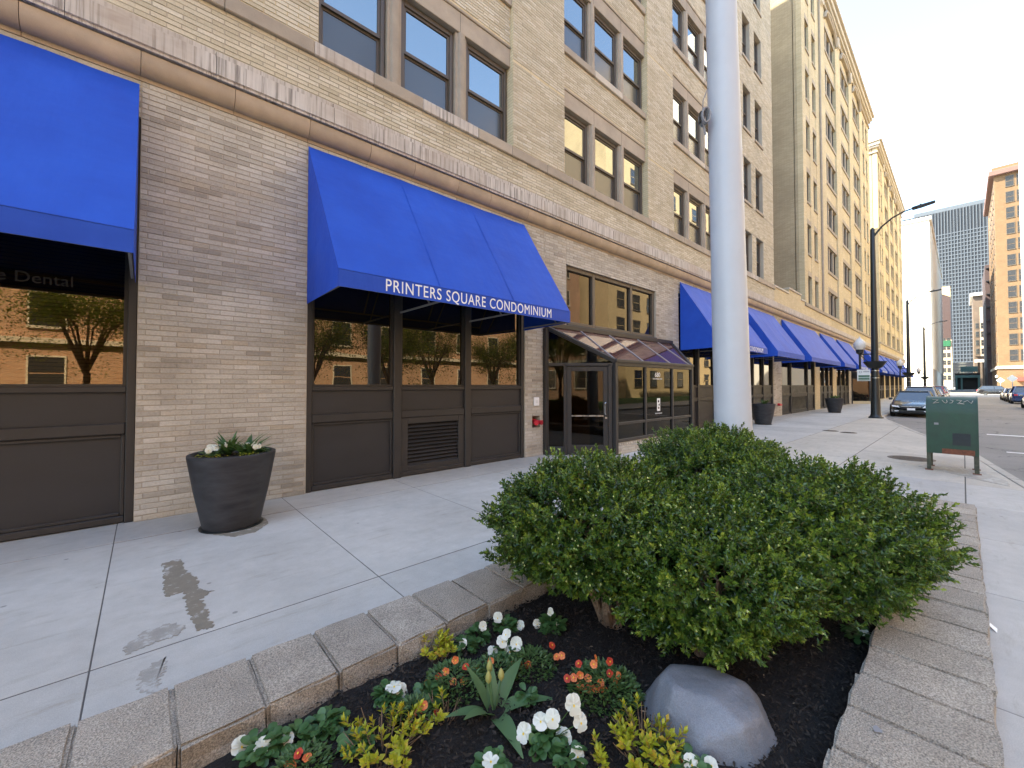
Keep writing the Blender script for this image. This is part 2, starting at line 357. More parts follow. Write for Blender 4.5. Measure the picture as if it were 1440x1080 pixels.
def np_mesh(name, V, F, mat, tint=None, smooth=False):
    me = bpy.data.meshes.new(name); V = np.asarray(V, np.float32); F = np.asarray(F, np.int32); k = F.shape[1]
    me.vertices.add(len(V)); me.vertices.foreach_set('co', V.ravel()); me.loops.add(F.size); me.loops.foreach_set('vertex_index', F.ravel())
    me.polygons.add(len(F)); me.polygons.foreach_set('loop_start', np.arange(0, F.size, k, dtype=np.int32)); me.polygons.foreach_set('loop_total', np.full(len(F), k, np.int32))
    me.polygons.foreach_set('use_smooth', np.full(len(F), bool(smooth)))
    if tint is not None:
        a = me.attributes.new('tint', 'FLOAT', 'POINT'); a.data.foreach_set('value', np.asarray(tint, np.float32))
    me.update(); me.validate(); me.materials.append(M[mat]); return me
def nrm(a): return a / np.maximum(np.linalg.norm(a, axis=-1, keepdims=True), 1e-9)
def leaves(P, D, N, L, Wd, fold=.25, tint=None, droop=0.):
    """folded four-corner leaves: P base, D direction, N leaf normal, L length, Wd width"""
    P = np.asarray(P); D = nrm(np.asarray(D)); Sd = nrm(np.cross(D, N)); N = np.cross(Sd, D); L = np.asarray(L)[:, None]; Wd = np.asarray(Wd)[:, None]
    mid = P + D * L * .48; tip = P + D * L - N * L * droop
    l = mid + Sd * Wd * .5 + N * Wd * fold; r = mid - Sd * Wd * .5 + N * Wd * fold
    V = np.stack([P, r, tip, l], 1).reshape(-1, 3); n = len(P); i = np.arange(n)[:, None] * 4
    F = np.concatenate([i + np.array([[0, 1, 2]]), i + np.array([[0, 2, 3]])], 0)
    return V, F, (np.repeat(np.asarray(tint), 4) if tint is not None else None)
# ================================================================== the setting
D = 6.73                                  # plane of the facade
g = MB(); g.add([(-900, -900, -.30), (1500, -900, -.30), (1500, 900, -.30), (-900, 900, -.30)], [(0, 1, 2, 3)])
tag(g.build('ground', 'far_ground'), kind='structure')
# road sheet (kept below the kerbs), its patches and paint
g = MB(); g.add([(-60, -5.0, -.13), (106, -5.0, -.13), (106, 3.2, -.13), (-60, 3.2, -.13)], [(0, 1, 2, 3)])
g.add([(106, -120, -.13), (140, -120, -.13), (140, 120, -.13), (106, 120, -.13)], [(0, 1, 2, 3)])
g.add([(140, -4.4, -.13), (330, -4.4, -.13), (330, 3.6, -.13), (140, 3.6, -.13)], [(0, 1, 2, 3)])
road = tag(g.build('road', 'asphalt'), kind='structure')
for x0, x1, y0, y1 in ((22.6, 22.95, -3.6, -.55), (17.0, 17.18, -2.9, -.75), (100.5, 101.1, -4.6, 2.3)):
    MB().add([(x0, y0, -.126), (x1, y0, -.126), (x1, y1, -.126), (x0, y1, -.126)], [(0, 1, 2, 3)]).build('painted_line', 'road_paint', road)
# kerb line of our side: straight, then the bump-out in front of the planter
KP = [(-30, -1.1), (8.6, -1.05), (10.6, -.78), (12.6, -.5), (14.6, -.28), (16.6, .12), (18.6, .62), (20.6, 1.12), (22.6, 1.55), (24.4, 1.92), (25.6, 2.2), (26.6, 2.45), (28.5, 2.72), (30.5, 2.95), (60, 2.95), (104, 2.95)]
def kerb_y(x):
    for (a, b), (c, d) in zip(KP, KP[1:]):
        if a <= x <= c: return b + (d - b) * (x - a) / (c - a)
    return KP[-1][1]
# sidewalk: bed and separate slabs with open joints
sw = MB(); xs = [p[0] for p in KP]
top = [(x, kerb_y(x) + .16) for x in xs]
sw.add([(x, y, -.0025) for x, y in top] + [(104, D + .3, -.0025), (-30, D + .3, -.0025)], [tuple(range(len(top) + 2))])
sidewalk = tag(sw.build('sidewalk', 'joint_dark'), kind='structure')
YB = [D + .1, 5.98, 3.41, 1.75, .0, -.95]
def clip(poly, fn):
    out = []
    for i, p in enumerate(poly):
        q = poly[(i + 1) % len(poly)]; a, b = fn(p), fn(q)
        if a >= 0: out.append(p)
        if a * b < 0: t = a / (a - b); out.append((p[0] + (q[0] - p[0]) * t, p[1] + (q[1] - p[1]) * t))
    return out
k = 0
x = -.21 - 1.74 * 4
while x < 60:
    step = 1.74 if x < 24 else 3.48
    for y1, y0 in zip(YB, YB[1:]):
        a, b = x + .004, x + step - .004
        gy = .008
        poly = [(a, y0 + gy), (b, y0 + gy), (b, y1 - gy), (a, y1 - gy)]
        ka, kb = kerb_y(a) + .165, kerb_y(b) + .165
        poly = clip(poly, lambda p: p[1] - (ka + (kb - ka) * (p[0] - a) / (b - a)))
        if len(poly) < 3: continue
        z = rnd.uniform(-.0005, .001)
        me = MB().slab([(px, py, z) for px, py in poly], (0, 0, -.06)).build('concrete_slab', 'concrete' if y0 > 3 or x < 9 else 'concrete_warm', sidewalk, bevel=.002)
    x += step
MB().slab([(x, 5.98 if False else kerb_y(60) + .17, 0), (104, kerb_y(60) + .17, 0), (104, D + .1, 0), (x, D + .1, 0)], (0, 0, -.06)).build('concrete_slab', 'concrete_warm', sidewalk)
# kerb stones
kerb = tag(bpy.data.objects.new('kerb', None), kind='structure'); COL.objects.link(kerb); WL['kerb'] = Vector((0, 0, 0))
x = -6.0
while x < 62:
    b = x + (1.74 if x < 34 else 5.2); a = x + .004; b2 = b - .004
    MB().slab([(a, kerb_y(a), .002), (b2, kerb_y(b2), .002), (b2, kerb_y(b2) + .158, .002), (a, kerb_y(a) + .158, .002)], (0, 0, -.2)).build('kerb_stone', 'kerb_stone', kerb, bevel=.018)
    x = b
MB().slab([(x, 2.95, .002), (104, 2.95, .002), (104, 3.11, .002), (x, 3.11, .002)], (0, 0, -.2)).build('kerb_stone', 'kerb_stone', kerb, bevel=.018)
# pavement, kerb and open ground across the street
g = MB().box(-60, 106, -9.0, -5.0, -.3, .0); tag(g.build('far_pavement', 'concrete_warm', bevel=.02), kind='structure')
g = MB().box(-60, 96, -22.5, -9.0, -.3, .01); tag(g.build('lawn', 'grass'), kind='structure')
g = MB().box(140, 330, -40, -4.4, -.3, 0).box(140, 330, 3.6, 40, -.3, 0); tag(g.build('far_blocks', 'concrete_warm'), kind='structure')
# damp patches on the slabs (run-off from the flower pot)
def blob(pts, jit, sub=5, seed=1):
    r = random.Random(seed); out = []; jit *= .8; sub = 11
    for i, p in enumerate(pts):
        q = pts[(i + 1) % len(pts)]
        for s_ in range(sub):
            t = s_ / sub; o = Vector((p[0] + (q[0] - p[0]) * t, p[1] + (q[1] - p[1]) * t)); d = Vector((q[1] - p[1], p[0] - q[0])).normalized()
            out.append(o + d * r.uniform(-jit, jit))
    return out
def patch(name, px, mat, label, seed, jit=.02, z=.004):
    pts = [on_ground(u, v) for u, v in px]; pl = blob([(p.x, p.y) for p in pts], jit, 6, seed)
    b = MB().slab([(p.x, p.y, z) for p in pl], (0, 0, -.003)); o = b.build(name, mat); tag(o, label, 'stain', None, 'stuff'); return o
patch('damp_patch', [(228, 793), (255, 786), (262, 805), (278, 812), (278, 828), (300, 831), (283, 842), (292, 862), (299, 882), (276, 888), (268, 868), (262, 850), (258, 832), (234, 840), (230, 825), (231, 808)], 'damp_concrete', 'brown damp run of water on concrete below the flower pot', 3)
patch('damp_patch', [(175, 912), (200, 890), (240, 876), (262, 882), (250, 893), (215, 905), (180, 920)], 'damp_faint', 'faint grey damp patch along the concrete joint', 4)
patch('damp_patch', [(196, 945), (230, 925), (232, 940), (224, 958), (226, 975), (196, 974)], 'damp_faint', 'faint damp patch running up to the planter blocks', 5)
patch('damp_patch', [(284, 742), (300, 752), (330, 755), (360, 748), (378, 735), (372, 728), (300, 732)], 'damp_concrete', 'dark wet ring on concrete round the foot of the flower pot', 6, .012)
def cover(u, v, r, label, grp=None):
    c = on_ground(u, v); o = thing('manhole_cover', label, 'manhole', (c.x, c.y, 0), grp)
    MB().lathe([(r * 1.1, .003), (r * 1.1, .006), (r * 1.01, .006)], c, 32, capb=False, capt=False).build('ring', 'iron_cover', o)
    b = MB().lathe([(r, .0035), (r, .008)], c, 32); b.build('lid', 'iron_cover', o)
    s = MB()
    for i in range(-3, 4):
        h = math.sqrt(max(.01, 1 - (i / 4) ** 2)) * r * .85
        s.box(c.x + i * r / 4 - .012, c.x + i * r / 4 + .012, c.y - h, c.y + h, .0082, .0125)
    s.build('tread', 'iron_cover', o)
cover(1281, 645, .36, 'large round rusty manhole cover beside the green mailbox')
cover(1168, 606, .22, 'small dark round access cover on the sidewalk before the potted planter')
cover(1193, 608.5, .22, 'small dark round access cover beside another, on the kerb side')
def litter(u, v, L, W, a):
    c = on_ground(u, v); d = Vector((math.cos(a), math.sin(a), 0)) * L; s_ = Vector((-math.sin(a), math.cos(a), 0)) * W
    b = MB().slab([c + Vector((0, 0, .004)) - d, c + s_ + Vector((0, 0, .012)), c + d + Vector((0, 0, .006)), c - s_ + Vector((0, 0, .004))], (0, 0, .0015))
    tag(b.build('paper_scrap', 'plate_white', loc=c), 'small scrap of white paper lying beside the planter', 'litter')
litter(1397, 884, .07, .018, .2)

# ================================================================== the brick building
bld = thing('brick_building', 'long yellow brick building with stone bands and bronze shopfronts under blue awnings', 'building', (0, D, 0))
BH, BW = .0667, .305
near, far_b = [], {'brick_low': [], 'brick_high': []}
def lay(x0, x1, z0, z1, y, mat, seed=0, holes=()):
    """bricks with open joints on a piece of wall: x0..x1, z0..z1, front face at y"""
    r0 = int(round(z0 / BH)); r1 = int(math.floor((z1 + .01) / BH))
    for r in range(r0, r1):
        za, zb = r * BH + .005, (r + 1) * BH - .0045
        if za < z0 - .02 or zb > z1 + .02: continue
        off = (r % 2) * BW / 2 + rnd.uniform(-.012, .012)
        i0 = int(math.floor((x0 - off) / BW)); i1 = int(math.ceil((x1 - off) / BW))
        for i in range(i0, i1):
            a = max(x0, off + i * BW) + .0045; b = min(x1, off + (i + 1) * BW) - .0045
            if b - a < .03: continue
            if any(a < h[1] and b > h[0] and za < h[3] and zb > h[2] for h in holes): continue
            yy = y + rnd.uniform(-.0025, .0025); e = (a, b, za, zb, yy, mat)
            near.append(e)
def wallbox(x0, x1, z0, z1, y, depth, name='wall', mat='mortar_wall'):
    MB().box(x0, x1, y + .007, y + depth, z0, z1).build(name, mat, bld)
W1 = 25.1                                 # end of the first wing
FL = 3.47                                 # storey height
SILL0, WINH = 7.03, 1.87
OPEN = [(-4.62, -.07), (1.85, 6.48)]      # shopfront openings (first wing)
# ---- ground-floor piers with bricks
def pier(x0, x1, z0=0., z1=5.40, holes=()):
    wallbox(x0, x1, z0, z1, D, .45); lay(x0, x1, z0 + .0, z1, D, 'brick_low', holes=holes)
pier(-.07, 1.85)
# pier with the hydrant niche: four boxes around the hole
NX0, NX1, NZ0, NZ1 = 6.72, 6.98, .665, .935
for a, b, c, d in ((6.48, 7.12, 0, NZ0), (6.48, 7.12, NZ1, 5.40), (6.48, NX0, NZ0, NZ1), (NX1, 7.12, NZ0, NZ1)): wallbox(a, b, c, d, D, .45)
lay(6.48, 7.12, 0, 5.40, D, 'brick_low', holes=((NX0, NX1, NZ0, NZ1),))
pier(7.12, 7.95, 3.0); pier(12.45, 14.05); pier(7.95, 12.45, 4.74, 5.40)
for a, b in ((-.07, -4.62), (1.85, 6.48)): 
    a, b = min(a, b), max(a, b); wallbox(a, b, 4.95, 5.40, D, .45); lay(a, b, 5.0, 5.40, D, 'brick_low')
AW = [(-4.60, -.09), (1.83, 6.42), (14.10, 18.92), (20.3, 24.75), (26.2, 33.8), (35.2, 39.5), (40.85, 46.1), (54.1, 58.5), (60.0, 64.4), (65.6, 70.0), (71.2, 75.6), (76.8, 81.2), (82.4, 86.8), (88.0, 92.4)]
prev = 14.05
cuts = [14.05]
for a, b in AW[2:]:
    if a > prev + .1 and prev > 14.1:
        if abs(prev - 46.1) < .2: 
            pier(prev, 47.2); pier(52.6, a); wallbox(47.2, 52.6, 4.0, 5.4, D, .45); lay(47.2, 52.6, 4.0, 5.4, D, 'brick_low')
        elif prev < 26: pier(prev, a + .02)
        else: MB().box(prev, a, D, D + .45, 0, 5.4).build('wall', 'brick_wall', bld)
    wallbox(a, b, 4.95, 5.40, D, .45, mat='brick_wall'); prev = b
MB().box(92.4, 97, D, D + .45, 0, 5.4).build('wall', 'brick_wall', bld)
# bricks over awning three and four
lay(14.05, 25.1, 5.0, 5.40, D, 'brick_low')
# ---- stone ledge: moulding pieces, streaked fascia pieces, top course
def ledge(x0, x1):
    prof = [(0, 5.40), (.03, 5.40), (.03, 5.45), (.05, 5.45)] + [(.05 + .13 * math.sin(t * math.pi / 12), 5.45 + .20 * (1 - math.cos(t * math.pi / 12))) for t in range(1, 7)] + [(.18, 5.68), (.0, 5.68)]
    MB().slab([(x0, D + .02 - p, z) for p, z in prof], (x1 - x0, 0, 0)).build('moulding_stone', 'moulding_stone', bld, smooth=True)
def fascia(x0, x1):
    MB().slab([(x0, D + .02 - p, z) for p, z in [(0, 5.70), (.215, 5.70), (.215, 5.73), (.235, 5.745), (.235, 5.985), (.21, 6.0), (0, 6.0)]], (x1 - x0, 0, 0)).build('fascia_stone', 'limestone_streaked', bld)
    MB().slab([(x0 + .003, D + .02 - p, z) for p, z in [(0, 6.003), (.17, 6.003), (.17, 6.09), (.0, 6.135)]], (x1 - x0 - .006, 0, 0)).build('ledge_stone', 'limestone_streaked', bld)
x = -4.7
while x < 97:
    st = rnd.choice((.82, .95, 1.1)) if x < 26 else 4.0
    ledge(x + .003, min(97, x + st) - .003); x += st
x = -4.9
while x < 97:
    st = rnd.choice((1.2, 1.35, 1.5)) if x < 26 else 5.0
    fascia(x + .003, min(97, x + st) - .003); x += st
MB().box(-4.7, 97, D + .03, D + .5, 5.40, 6.15).build('wall', 'mortar_wall', bld)
# ---- first wing: pilasters, bays, bands
ZT = 31.6
def band_wall(x0, x1): wallbox(x0, x1, 6.13, 6.80, D, .4); lay(x0, x1, 6.135, 6.80, D, 'brick_high')
band_wall(-4.7, W1)
x = -4.7
while x < W1:                                # sill band stones
    b = min(W1, x + rnd.choice((.95, 1.15, 1.3)))
    MB().box(x + .002, b - .002, D - .055, D + .3, 6.80, 7.02).build('sill_stone', rnd.choice(('limestone', 'limestone', 'limestone_streaked')), bld, bevel=.012); x = b
PIL = [(-.07, 1.97), (6.12, 7.90), (12.02, 13.78), (17.9, 19.7)]
BAY = [(-4.15, -.07), (1.97, 6.12), (7.90, 12.02), (13.78, 17.9)]
ZB = 21.2                                    # bricks are laid one by one up to here
for x0, x1 in PIL:
    MB().box(x0, x1, D + .007, D + .5, 7.02, ZT).build('pilaster', 'brick_wall', bld)
    z = 7.02; n = 0
    while z < ZB:
        zt = SILL0 + WINH + .10 + n * FL                    # soft joint at each lintel line
        lay(x0, x1, math.ceil(z / BH) * BH, min(zt, ZB), D, 'brick_high'); z = zt + .02; n += 1
WPROTO = {}
def window_meshes(w, h, far=False):
    key = (w, h, far)
    if key in WPROTO: return WPROTO[key]
    f, dpt = .075, .10
    fr = MB()
    fr.box(0, f, 0, dpt, 0, h); fr.box(w - f, w, 0, dpt, 0, h); fr.box(f, w - f, 0, dpt, h - f * 1.3, h); fr.box(f, w - f, 0, dpt, 0, f)
    me_f = fr.mesh('frame', 'window_frame', bevel=.008)
    mid = h * .47; s = .05
    us = MB(); us.box(f, f + s, .03, .07, mid, h - f * 1.3); us.box(w - f - s, w - f, .03, .07, mid, h - f * 1.3); us.box(f + s, w - f - s, .03, .07, mid, mid + .06); us.box(f + s, w - f - s, .03, .07, h - f * 1.3 - .05, h - f * 1.3)
    ls = MB(); ls.box(f, f + s, .072, .11, f, mid + .02); ls.box(w - f - s, w - f, .072, .11, f, mid + .02); ls.box(f + s, w - f - s, .072, .11, mid - .04, mid + .02); ls.box(f + s, w - f - s, .072, .11, f, f + .07)
    up = MB().box(f + s, w - f - s, .05, .056, mid + .06, h - f * 1.3 - .05)
    lp = MB().box(f + s, w - f - s, .085, .09, f + .07, mid - .04)
    r = dict(frame=me_f, upper=us.mesh('upper_sash', 'window_frame'), lower=ls.mesh('lower_sash', 'window_frame'), up=up.mesh('upper_pane', 'sash_glass'), lp=lp.mesh('lower_pane', 'screen_glass'))
    if far:
        r['pane'] = MB().box(f, w - f, .06, .07, f, h - f).mesh('pane', 'far_glass')
    WPROTO[key] = r; return r
def window(x, y, z, w, h, parent=None, full=True):
    parent = parent or bld
    m = window_meshes(w, h, not full)
    if full:
        o = place('window', m['frame'], parent, (x, y, z))
        for nm, k in (('upper_sash', 'upper'), ('lower_sash', 'lower'), ('upper_pane', 'up'), ('lower_pane', 'lp')): place(nm, m[k], o, (x, y, z))
    else:
        o = place('window', m['frame'], parent, (x, y, z)); place('pane', m['pane'], o, (x, y, z))
WW = 1.165
mull = MB().slab([(0, 0, 0), (.0, -.02, 0), (.05, -.02, 0), (.07, -.07, 0), (.10, -.085, 0), (.17, -.085, 0), (.20, -.07, 0), (.22, -.02, 0), (.27, -.02, 0), (.27, .16, 0), (0, .16, 0)], (0, 0, WINH + .02)).mesh('stone_mullion', 'limestone', smooth=True)
YBAY = D + .10
for bi, (x0, x1) in enumerate(BAY):
    nfl = 7
    for n in range(nfl):
        z = SILL0 + n * FL
        if n: # spandrel between the storeys: lintel band, brick, sill
            zl = z - FL + WINH + .02
            MB().box(x0, x1, YBAY, YBAY + .4, zl, zl + .42).build('lintel_band', 'limestone', bld, bevel=.008)
            for q in range(1, 3): MB().box(x0 + (x1 - x0) * q / 3 - .004, x0 + (x1 - x0) * q / 3 + .004, YBAY - .002, YBAY + .01, zl + .01, zl + .41).build('lintel_joint', 'joint_dark', bld)
            MB().box(x0, x1, YBAY - .025, YBAY + .1, zl + .42, zl + .48).build('lintel_moulding', 'limestone', bld, bevel=.01)
            MB().box(x0, x1, YBAY + .007, YBAY + .4, zl + .42, z - .20).build('spandrel', 'brick_wall', bld)
            if z < ZB: lay(x0, x1, math.ceil((zl + .485) / BH) * BH, z - .20, YBAY, 'brick_high')
            for q in range(3): MB().box(x0 + (x1 - x0) * q / 3 + .002, x0 + (x1 - x0) * (q + 1) / 3 - .002, YBAY - .06, YBAY + .3, z - .2, z - .01).build('sill_stone', 'limestone_pale' if q == 1 else 'limestone', bld, bevel=.01)
        gap = (x1 - x0 - 3 * WW) / 2 - .0
        full = bi in (1, 2) or (bi == 3 and n < 5)
        for q in range(3):
            window(x0 + .02 + q * (WW + gap - .02), YBAY + .10, z, WW, WINH, full=full)
            if q < 2: place('stone_mullion', mull, bld, (x0 + .02 + q * (WW + gap - .02) + WW + (gap - .02 - .27) / 2, YBAY + .06, z - .01))
    MB().box(x0, x1, YBAY + .21, YBAY + .5, 7.02, ZT).build('bay_backing', 'dark_void', bld)
    zl = SILL0 + (nfl - 1) * FL + WINH + .02
    MB().box(x0, x1, YBAY, YBAY + .4, zl, ZT).build('spandrel', 'brick_wall', bld)
# plain end of the wing with two single windows in each storey
SX = [(20.72, 21.72), (22.35, 23.4)]
for n in range(7):
    z = SILL0 + n * FL; zz = z - .13
    za = 7.02 if n == 0 else zz - FL + WINH + .20
    def strip(a, b, c, d):
        wallbox(a, b, c, d, D, .5)
        if c < ZB: lay(a, b, math.ceil((c - .005) / BH) * BH, d, D, 'brick_high')
    if n: strip(19.7, W1, za, zz - .12)
    zt = zz + WINH + .20
    for a, b in ((19.7, 20.72), (21.72, 22.35), (23.4, W1)): strip(a, b, zz - .12 if n else 7.02, zt)
    for a, b in SX:
        MB().box(a - .06, b + .06, D - .05, D + .3, zz - .12, zz).build('sill_stone', 'limestone', bld, bevel=.01)
        window(a, D + .16, zz, b - a, WINH + .2, full=n < 5)
        MB().box(a, b, D + .28, D + .5, zz, zt).build('bay_backing', 'dark_void', bld)
strip(19.7, W1, SILL0 + 6 * FL + WINH + .07, ZT)
# body of the wing behind the facade, roof and cornice
MB().box(-34, -4.7, D + .05, D + 14, 0, ZT).build('wall', 'brick_side', bld)
MB().box(-4.7, W1 - .02, D + .5, D + 14, 0, ZT).build('wall', 'brick_side', bld)
MB().box(W1 - .02, W1, D + .007, D + .5, 7.0, ZT).build('wall', 'brick_side', bld)
MB().box(-34, W1 + .3, D - .5, D + 14, ZT, ZT + .9).build('cornice', 'limestone_pale', bld, bevel=.1)
MB().box(4, W1 - .6, D + 1.5, D + 13, ZT + .9, ZT + 8).build('roof_shade_block', 'brick_side', bld)  # unseen block, added to keep the sun off the next wing's side wall
# link block: low front with stepped parapet, court behind it
W2 = 31.55
MB().box(W1, W2, D + .02, D + .45, 6.13, 6.80).build('wall', 'brick_wall', bld)
MB().slab([(W1, D + .02, 6.8), (W2, D + .02, 6.8), (W2, D + .02, 7.0), (30.6, D + .02, 7.0), (30.6, D + .02, 7.28), (27.9, D + .02, 7.28), (27.9, D + .02, 6.98), (W1, D + .02, 6.98)], (0, .35, 0)).build('parapet', 'brick_wall', bld)
for a, b, z in ((W1, 27.86, 6.98), (27.86, 30.64, 7.28), (30.64, W2, 7.0)): MB().box(a, b, D - .03, D + .42, z, z + .10).build('coping', 'limestone_pale', bld, bevel=.01)
MB().box(W1, W2, D + .45, D + 14, 0, 6.3).build('court_roof', 'brown_roof', bld)
MB().box(W1, W2, D + 12, D + 14, 6.3, ZT).build('wall', 'brick_side', bld)
MB().box(W1, W2, D + .5, D + .9, 0, 5.3).build('wall', 'dark_void', bld)
# ---- far wings
def far_wing(X0, X1, ncol, pairs, bays, cap):
    MB().box(X0, X1, D + .45, D + 14, 0, ZT).build('wall', 'brick_side', bld)
    MB().box(X0, X1, D + .02, D + .45, 6.13, 6.80).build('wall', 'brick_wall', bld)
    MB().box(X0, X1, D - .05, D + .45, 6.80, 7.02).build('sill_stone', 'limestone', bld, bevel=.015)
    opens = []
    for a, b in pairs: opens.append((a, b, 'p'))
    for a, b in bays: opens.append((a, b, 't'))
    opens.sort(); prev = X0
    for a, b, k in opens:
        y0 = D
        MB().box(prev, a, y0, D + .5, 7.02, ZT).build('pilaster', 'brick_wall', bld); prev = b
    MB().box(prev, X1, D, D + .5, 7.02, ZT).build('pilaster', 'brick_wall', bld)
    for a, b, k in opens:
        yb = D + (.10 if k == 't' else .02)
        for n in range(7):
            z = SILL0 + n * FL - (.1 if k == 'p' else 0); h = WINH + (.1 if k == 'p' else 0)
            if n == 6 and k == 't': h = 1.75
            zn = SILL0 + (n + 1) * FL - .1 if n < 6 else ZT
            MB().box(a, b, yb, D + .45, z + h, zn - .12 if n < 6 else ZT).build('spandrel', 'brick_wall', bld)
            if n < 6: MB().box(a, b, yb - .06, D + .45, zn - .12, zn + (.1 if k == 't' else .0)).build('sill_stone', 'limestone', bld)
            MB().box(a, b, yb - .03, yb + .02, z + h, z + h + .32).build('lintel_band', 'limestone', bld)
            if k == 'p':
                window(a, yb + .12, z, b - a, h, full=False)
            else:
                ww = round((b - a - .5) / 3, 3)
                for q in range(3):
                    window(a + q * (ww + .25), yb + .12, z, ww, h, full=False)
                    if q < 2: MB().box(a + q * (ww + .25) + ww, a + (q + 1) * (ww + .25), yb + .03, yb + .3, z, z + h).build('stone_mullion', 'limestone', bld)
        if k == 't':   # arched head over the top storey with round medallions
            cx = (a + b) / 2; r = (b - a) / 2; zc = SILL0 + 6 * FL + 1.95; m = MB()
            pts = [(cx + (r + .1) * math.cos(t * math.pi / 14), D - .07, zc + 1.15 * math.sin(t * math.pi / 14)) for t in range(15)]
            m.tube(pts, .12, 6); m.build('arch_moulding', 'limestone', bld, smooth=True)
            MB().lathe([(.5, 0), (.42, .14), (.2, .18), (.2, .1)], wloc(bld), 20).build('medallion', 'limestone_pale', bld)
            o = bpy.data.objects[[x.name for x in COL.objects][-1]]; o.rotation_euler.x = R(90); o.location = (a - 1.0, -.0, zc + .9)
    # cornice
    for d, z0, z1 in ((.12, ZT - 1.0, ZT - .8), (.2, ZT - .35, ZT - .1), (.34, ZT - .1, ZT + .3), (.5, ZT + .3, ZT + .5)):
        MB().box(X0 - (d if cap else .0), X1 + d, D - d, D + 14, z0, z1).build('cornice', 'limestone_pale' if z0 > ZT - .4 else 'limestone', bld, bevel=.03)
far_wing(W2, 60.4, 5, [(32.4, 33.4), (34.25, 35.25), (56.0, 57.0), (58.0, 59.0)], [(38.4, 42.4), (44.4, 48.4), (50.2, 54.2)], True)
MB().box(W2 - .01, W2 + .3, D + .3, D + .46, 7, ZT).build('wall', 'brick_side', bld)
MB().box(36.3, 36.5, D - .12, D, 7.0, ZT - .8).build('downpipe', 'limestone', bld, bevel=.03)
MB().box(60.4, 67.2, D + .3, D + 6, 0, 6.8).build('wall', 'brick_wall', bld)
far_wing(67.2, 97, 5, [(68.2, 69.2), (70.2, 71.2), (93.0, 94.0), (95.0, 96.0)], [(74.0, 78.0), (80.0, 84.0), (86.0, 90.0)], True)

# ---- shopfronts
def shopfront(x0, x1, muls, louvre=False, full=True, ztop=4.95, blinds=False):
    Y = D + .07
    j = .085
    f = MB()
    f.box(x0, x0 + j, Y - .04, Y + .12, 0, ztop); f.box(x1 - j, x1, Y - .04, Y + .12, 0, ztop); f.box(x0 + j, x1 - j, Y - .04, Y + .12, ztop - .12, ztop)
    edges = [x0 + j] + [e for m in muls for e in (m - .075, m + .075)] + [x1 - j]
    for m in muls: f.box(m - .075, m + .075, Y - .05, Y + .12, 0, ztop - .12)
    o = f.build('shopfront', 'bronze_frame', bld, bevel=.008)
    for i in range(0, len(edges), 2):
        a, b = edges[i], edges[i + 1]
        MB().box(a, b, Y - .03, Y + .1, 1.565, 1.635).build('sill_rail', 'bronze_frame', o, bevel=.008)
        MB().box(a, b, Y - .035, Y + .1, 1.06, 1.20).build('mid_rail', 'bronze_frame', o, bevel=.015)
        MB().box(a, b, Y - .03, Y + .1, 0.012, .09).build('bottom_rail', 'bronze_frame', o, bevel=.01)
        MB().box(a + .0, b - .0, Y + .01, Y + .05, 1.20, 1.565).build('upper_panel', 'bronze_panel', o)
        lo = louvre and i == 2
        if not lo:
            MB().box(a, b, Y + .03, Y + .06, .09, 1.06).build('lower_panel', 'bronze_panel', o)
            t = MB(); t.box(a, a + .04, Y - .005, Y + .03, .09, 1.06).box(b - .04, b, Y - .005, Y + .03, .09, 1.06).box(a + .04, b - .04, Y - .005, Y + .03, 1.02, 1.06).box(a + .04, b - .04, Y - .005, Y + .03, .09, .13)
            t.build('panel_trim', 'bronze_frame', o, bevel=.008)
        else:
            t = MB(); t.box(a, a + .14, Y - .02, Y + .06, .09, 1.06).box(b - .14, b, Y - .02, Y + .06, .09, 1.06).box(a + .14, b - .14, Y - .02, Y + .06, .95, 1.06).box(a + .14, b - .14, Y - .02, Y + .06, .09, .19)
            t.build('louvre_frame', 'bronze_frame', o, bevel=.006)
            MB().box(a + .14, b - .14, Y + .10, Y + .12, .19, .95).build('louvre_backing', 'dark_void', o)
            for q in range(11):
                z = .225 + q * .068
                MB().slab([(a + .14, Y - .012, z - .03), (a + .14, Y - .004, z - .034), (a + .14, Y + .06, z + .022), (a + .14, Y + .052, z + .026)], (b - a - .28, 0, 0)).build('louvre_slat', 'bronze_panel', o)
        if full:
            t = MB(); t.box(a, a + .035, Y + .0, Y + .06, 1.635, ztop - .12).box(b - .035, b, Y + .0, Y + .06, 1.635, ztop - .12).box(a + .035, b - .035, Y, Y + .06, 1.635, 1.665)
            t.build('glazing_bead', 'bronze_frame', o)
        MB().box(a, b, Y + .045, Y + .055, 1.635, ztop - .12).build('pane', 'blind_glass' if blinds else 'shop_glass', o)
        if blinds:
            sl_ = MB(); z = 1.66
            while z < 4.6: sl_.add([(a + .03, Y + .085, z), (b - .03, Y + .085, z), (b - .03, Y + .10, z + .036), (a + .03, Y + .10, z + .036)], [(0, 1, 2, 3)]); z += .042
            sl_.build('venetian_blind', 'blind_slat', o)['kind'] = 'stuff'
    MB().box(x0 + .01, x1 - .01, Y + .125, Y + .35, 0.005, ztop).build('interior_dark', 'dark_void', o)
    return o
def clear_glass(name, trans, ior, tint):
    m, nt, p, L = base_mat(name)
    t = nd(nt, 'ShaderNodeBsdfTransparent'); t.inputs[0].default_value = (*trans, 1)
    gl = nd(nt, 'ShaderNodeBsdfGlossy'); gl.inputs['Color'].default_value = (*tint, 1); gl.inputs['Roughness'].default_value = .01
    f = nd(nt, 'ShaderNodeFresnel'); f.inputs[0].default_value = ior; mx = nd(nt, 'ShaderNodeMixShader')
    L.new(f.outputs[0], mx.inputs[0]); L.new(t.outputs[0], mx.inputs[1]); L.new(gl.outputs[0], mx.inputs[2]); L.new(mx.outputs[0], nt.nodes['Material Output'].inputs[0])
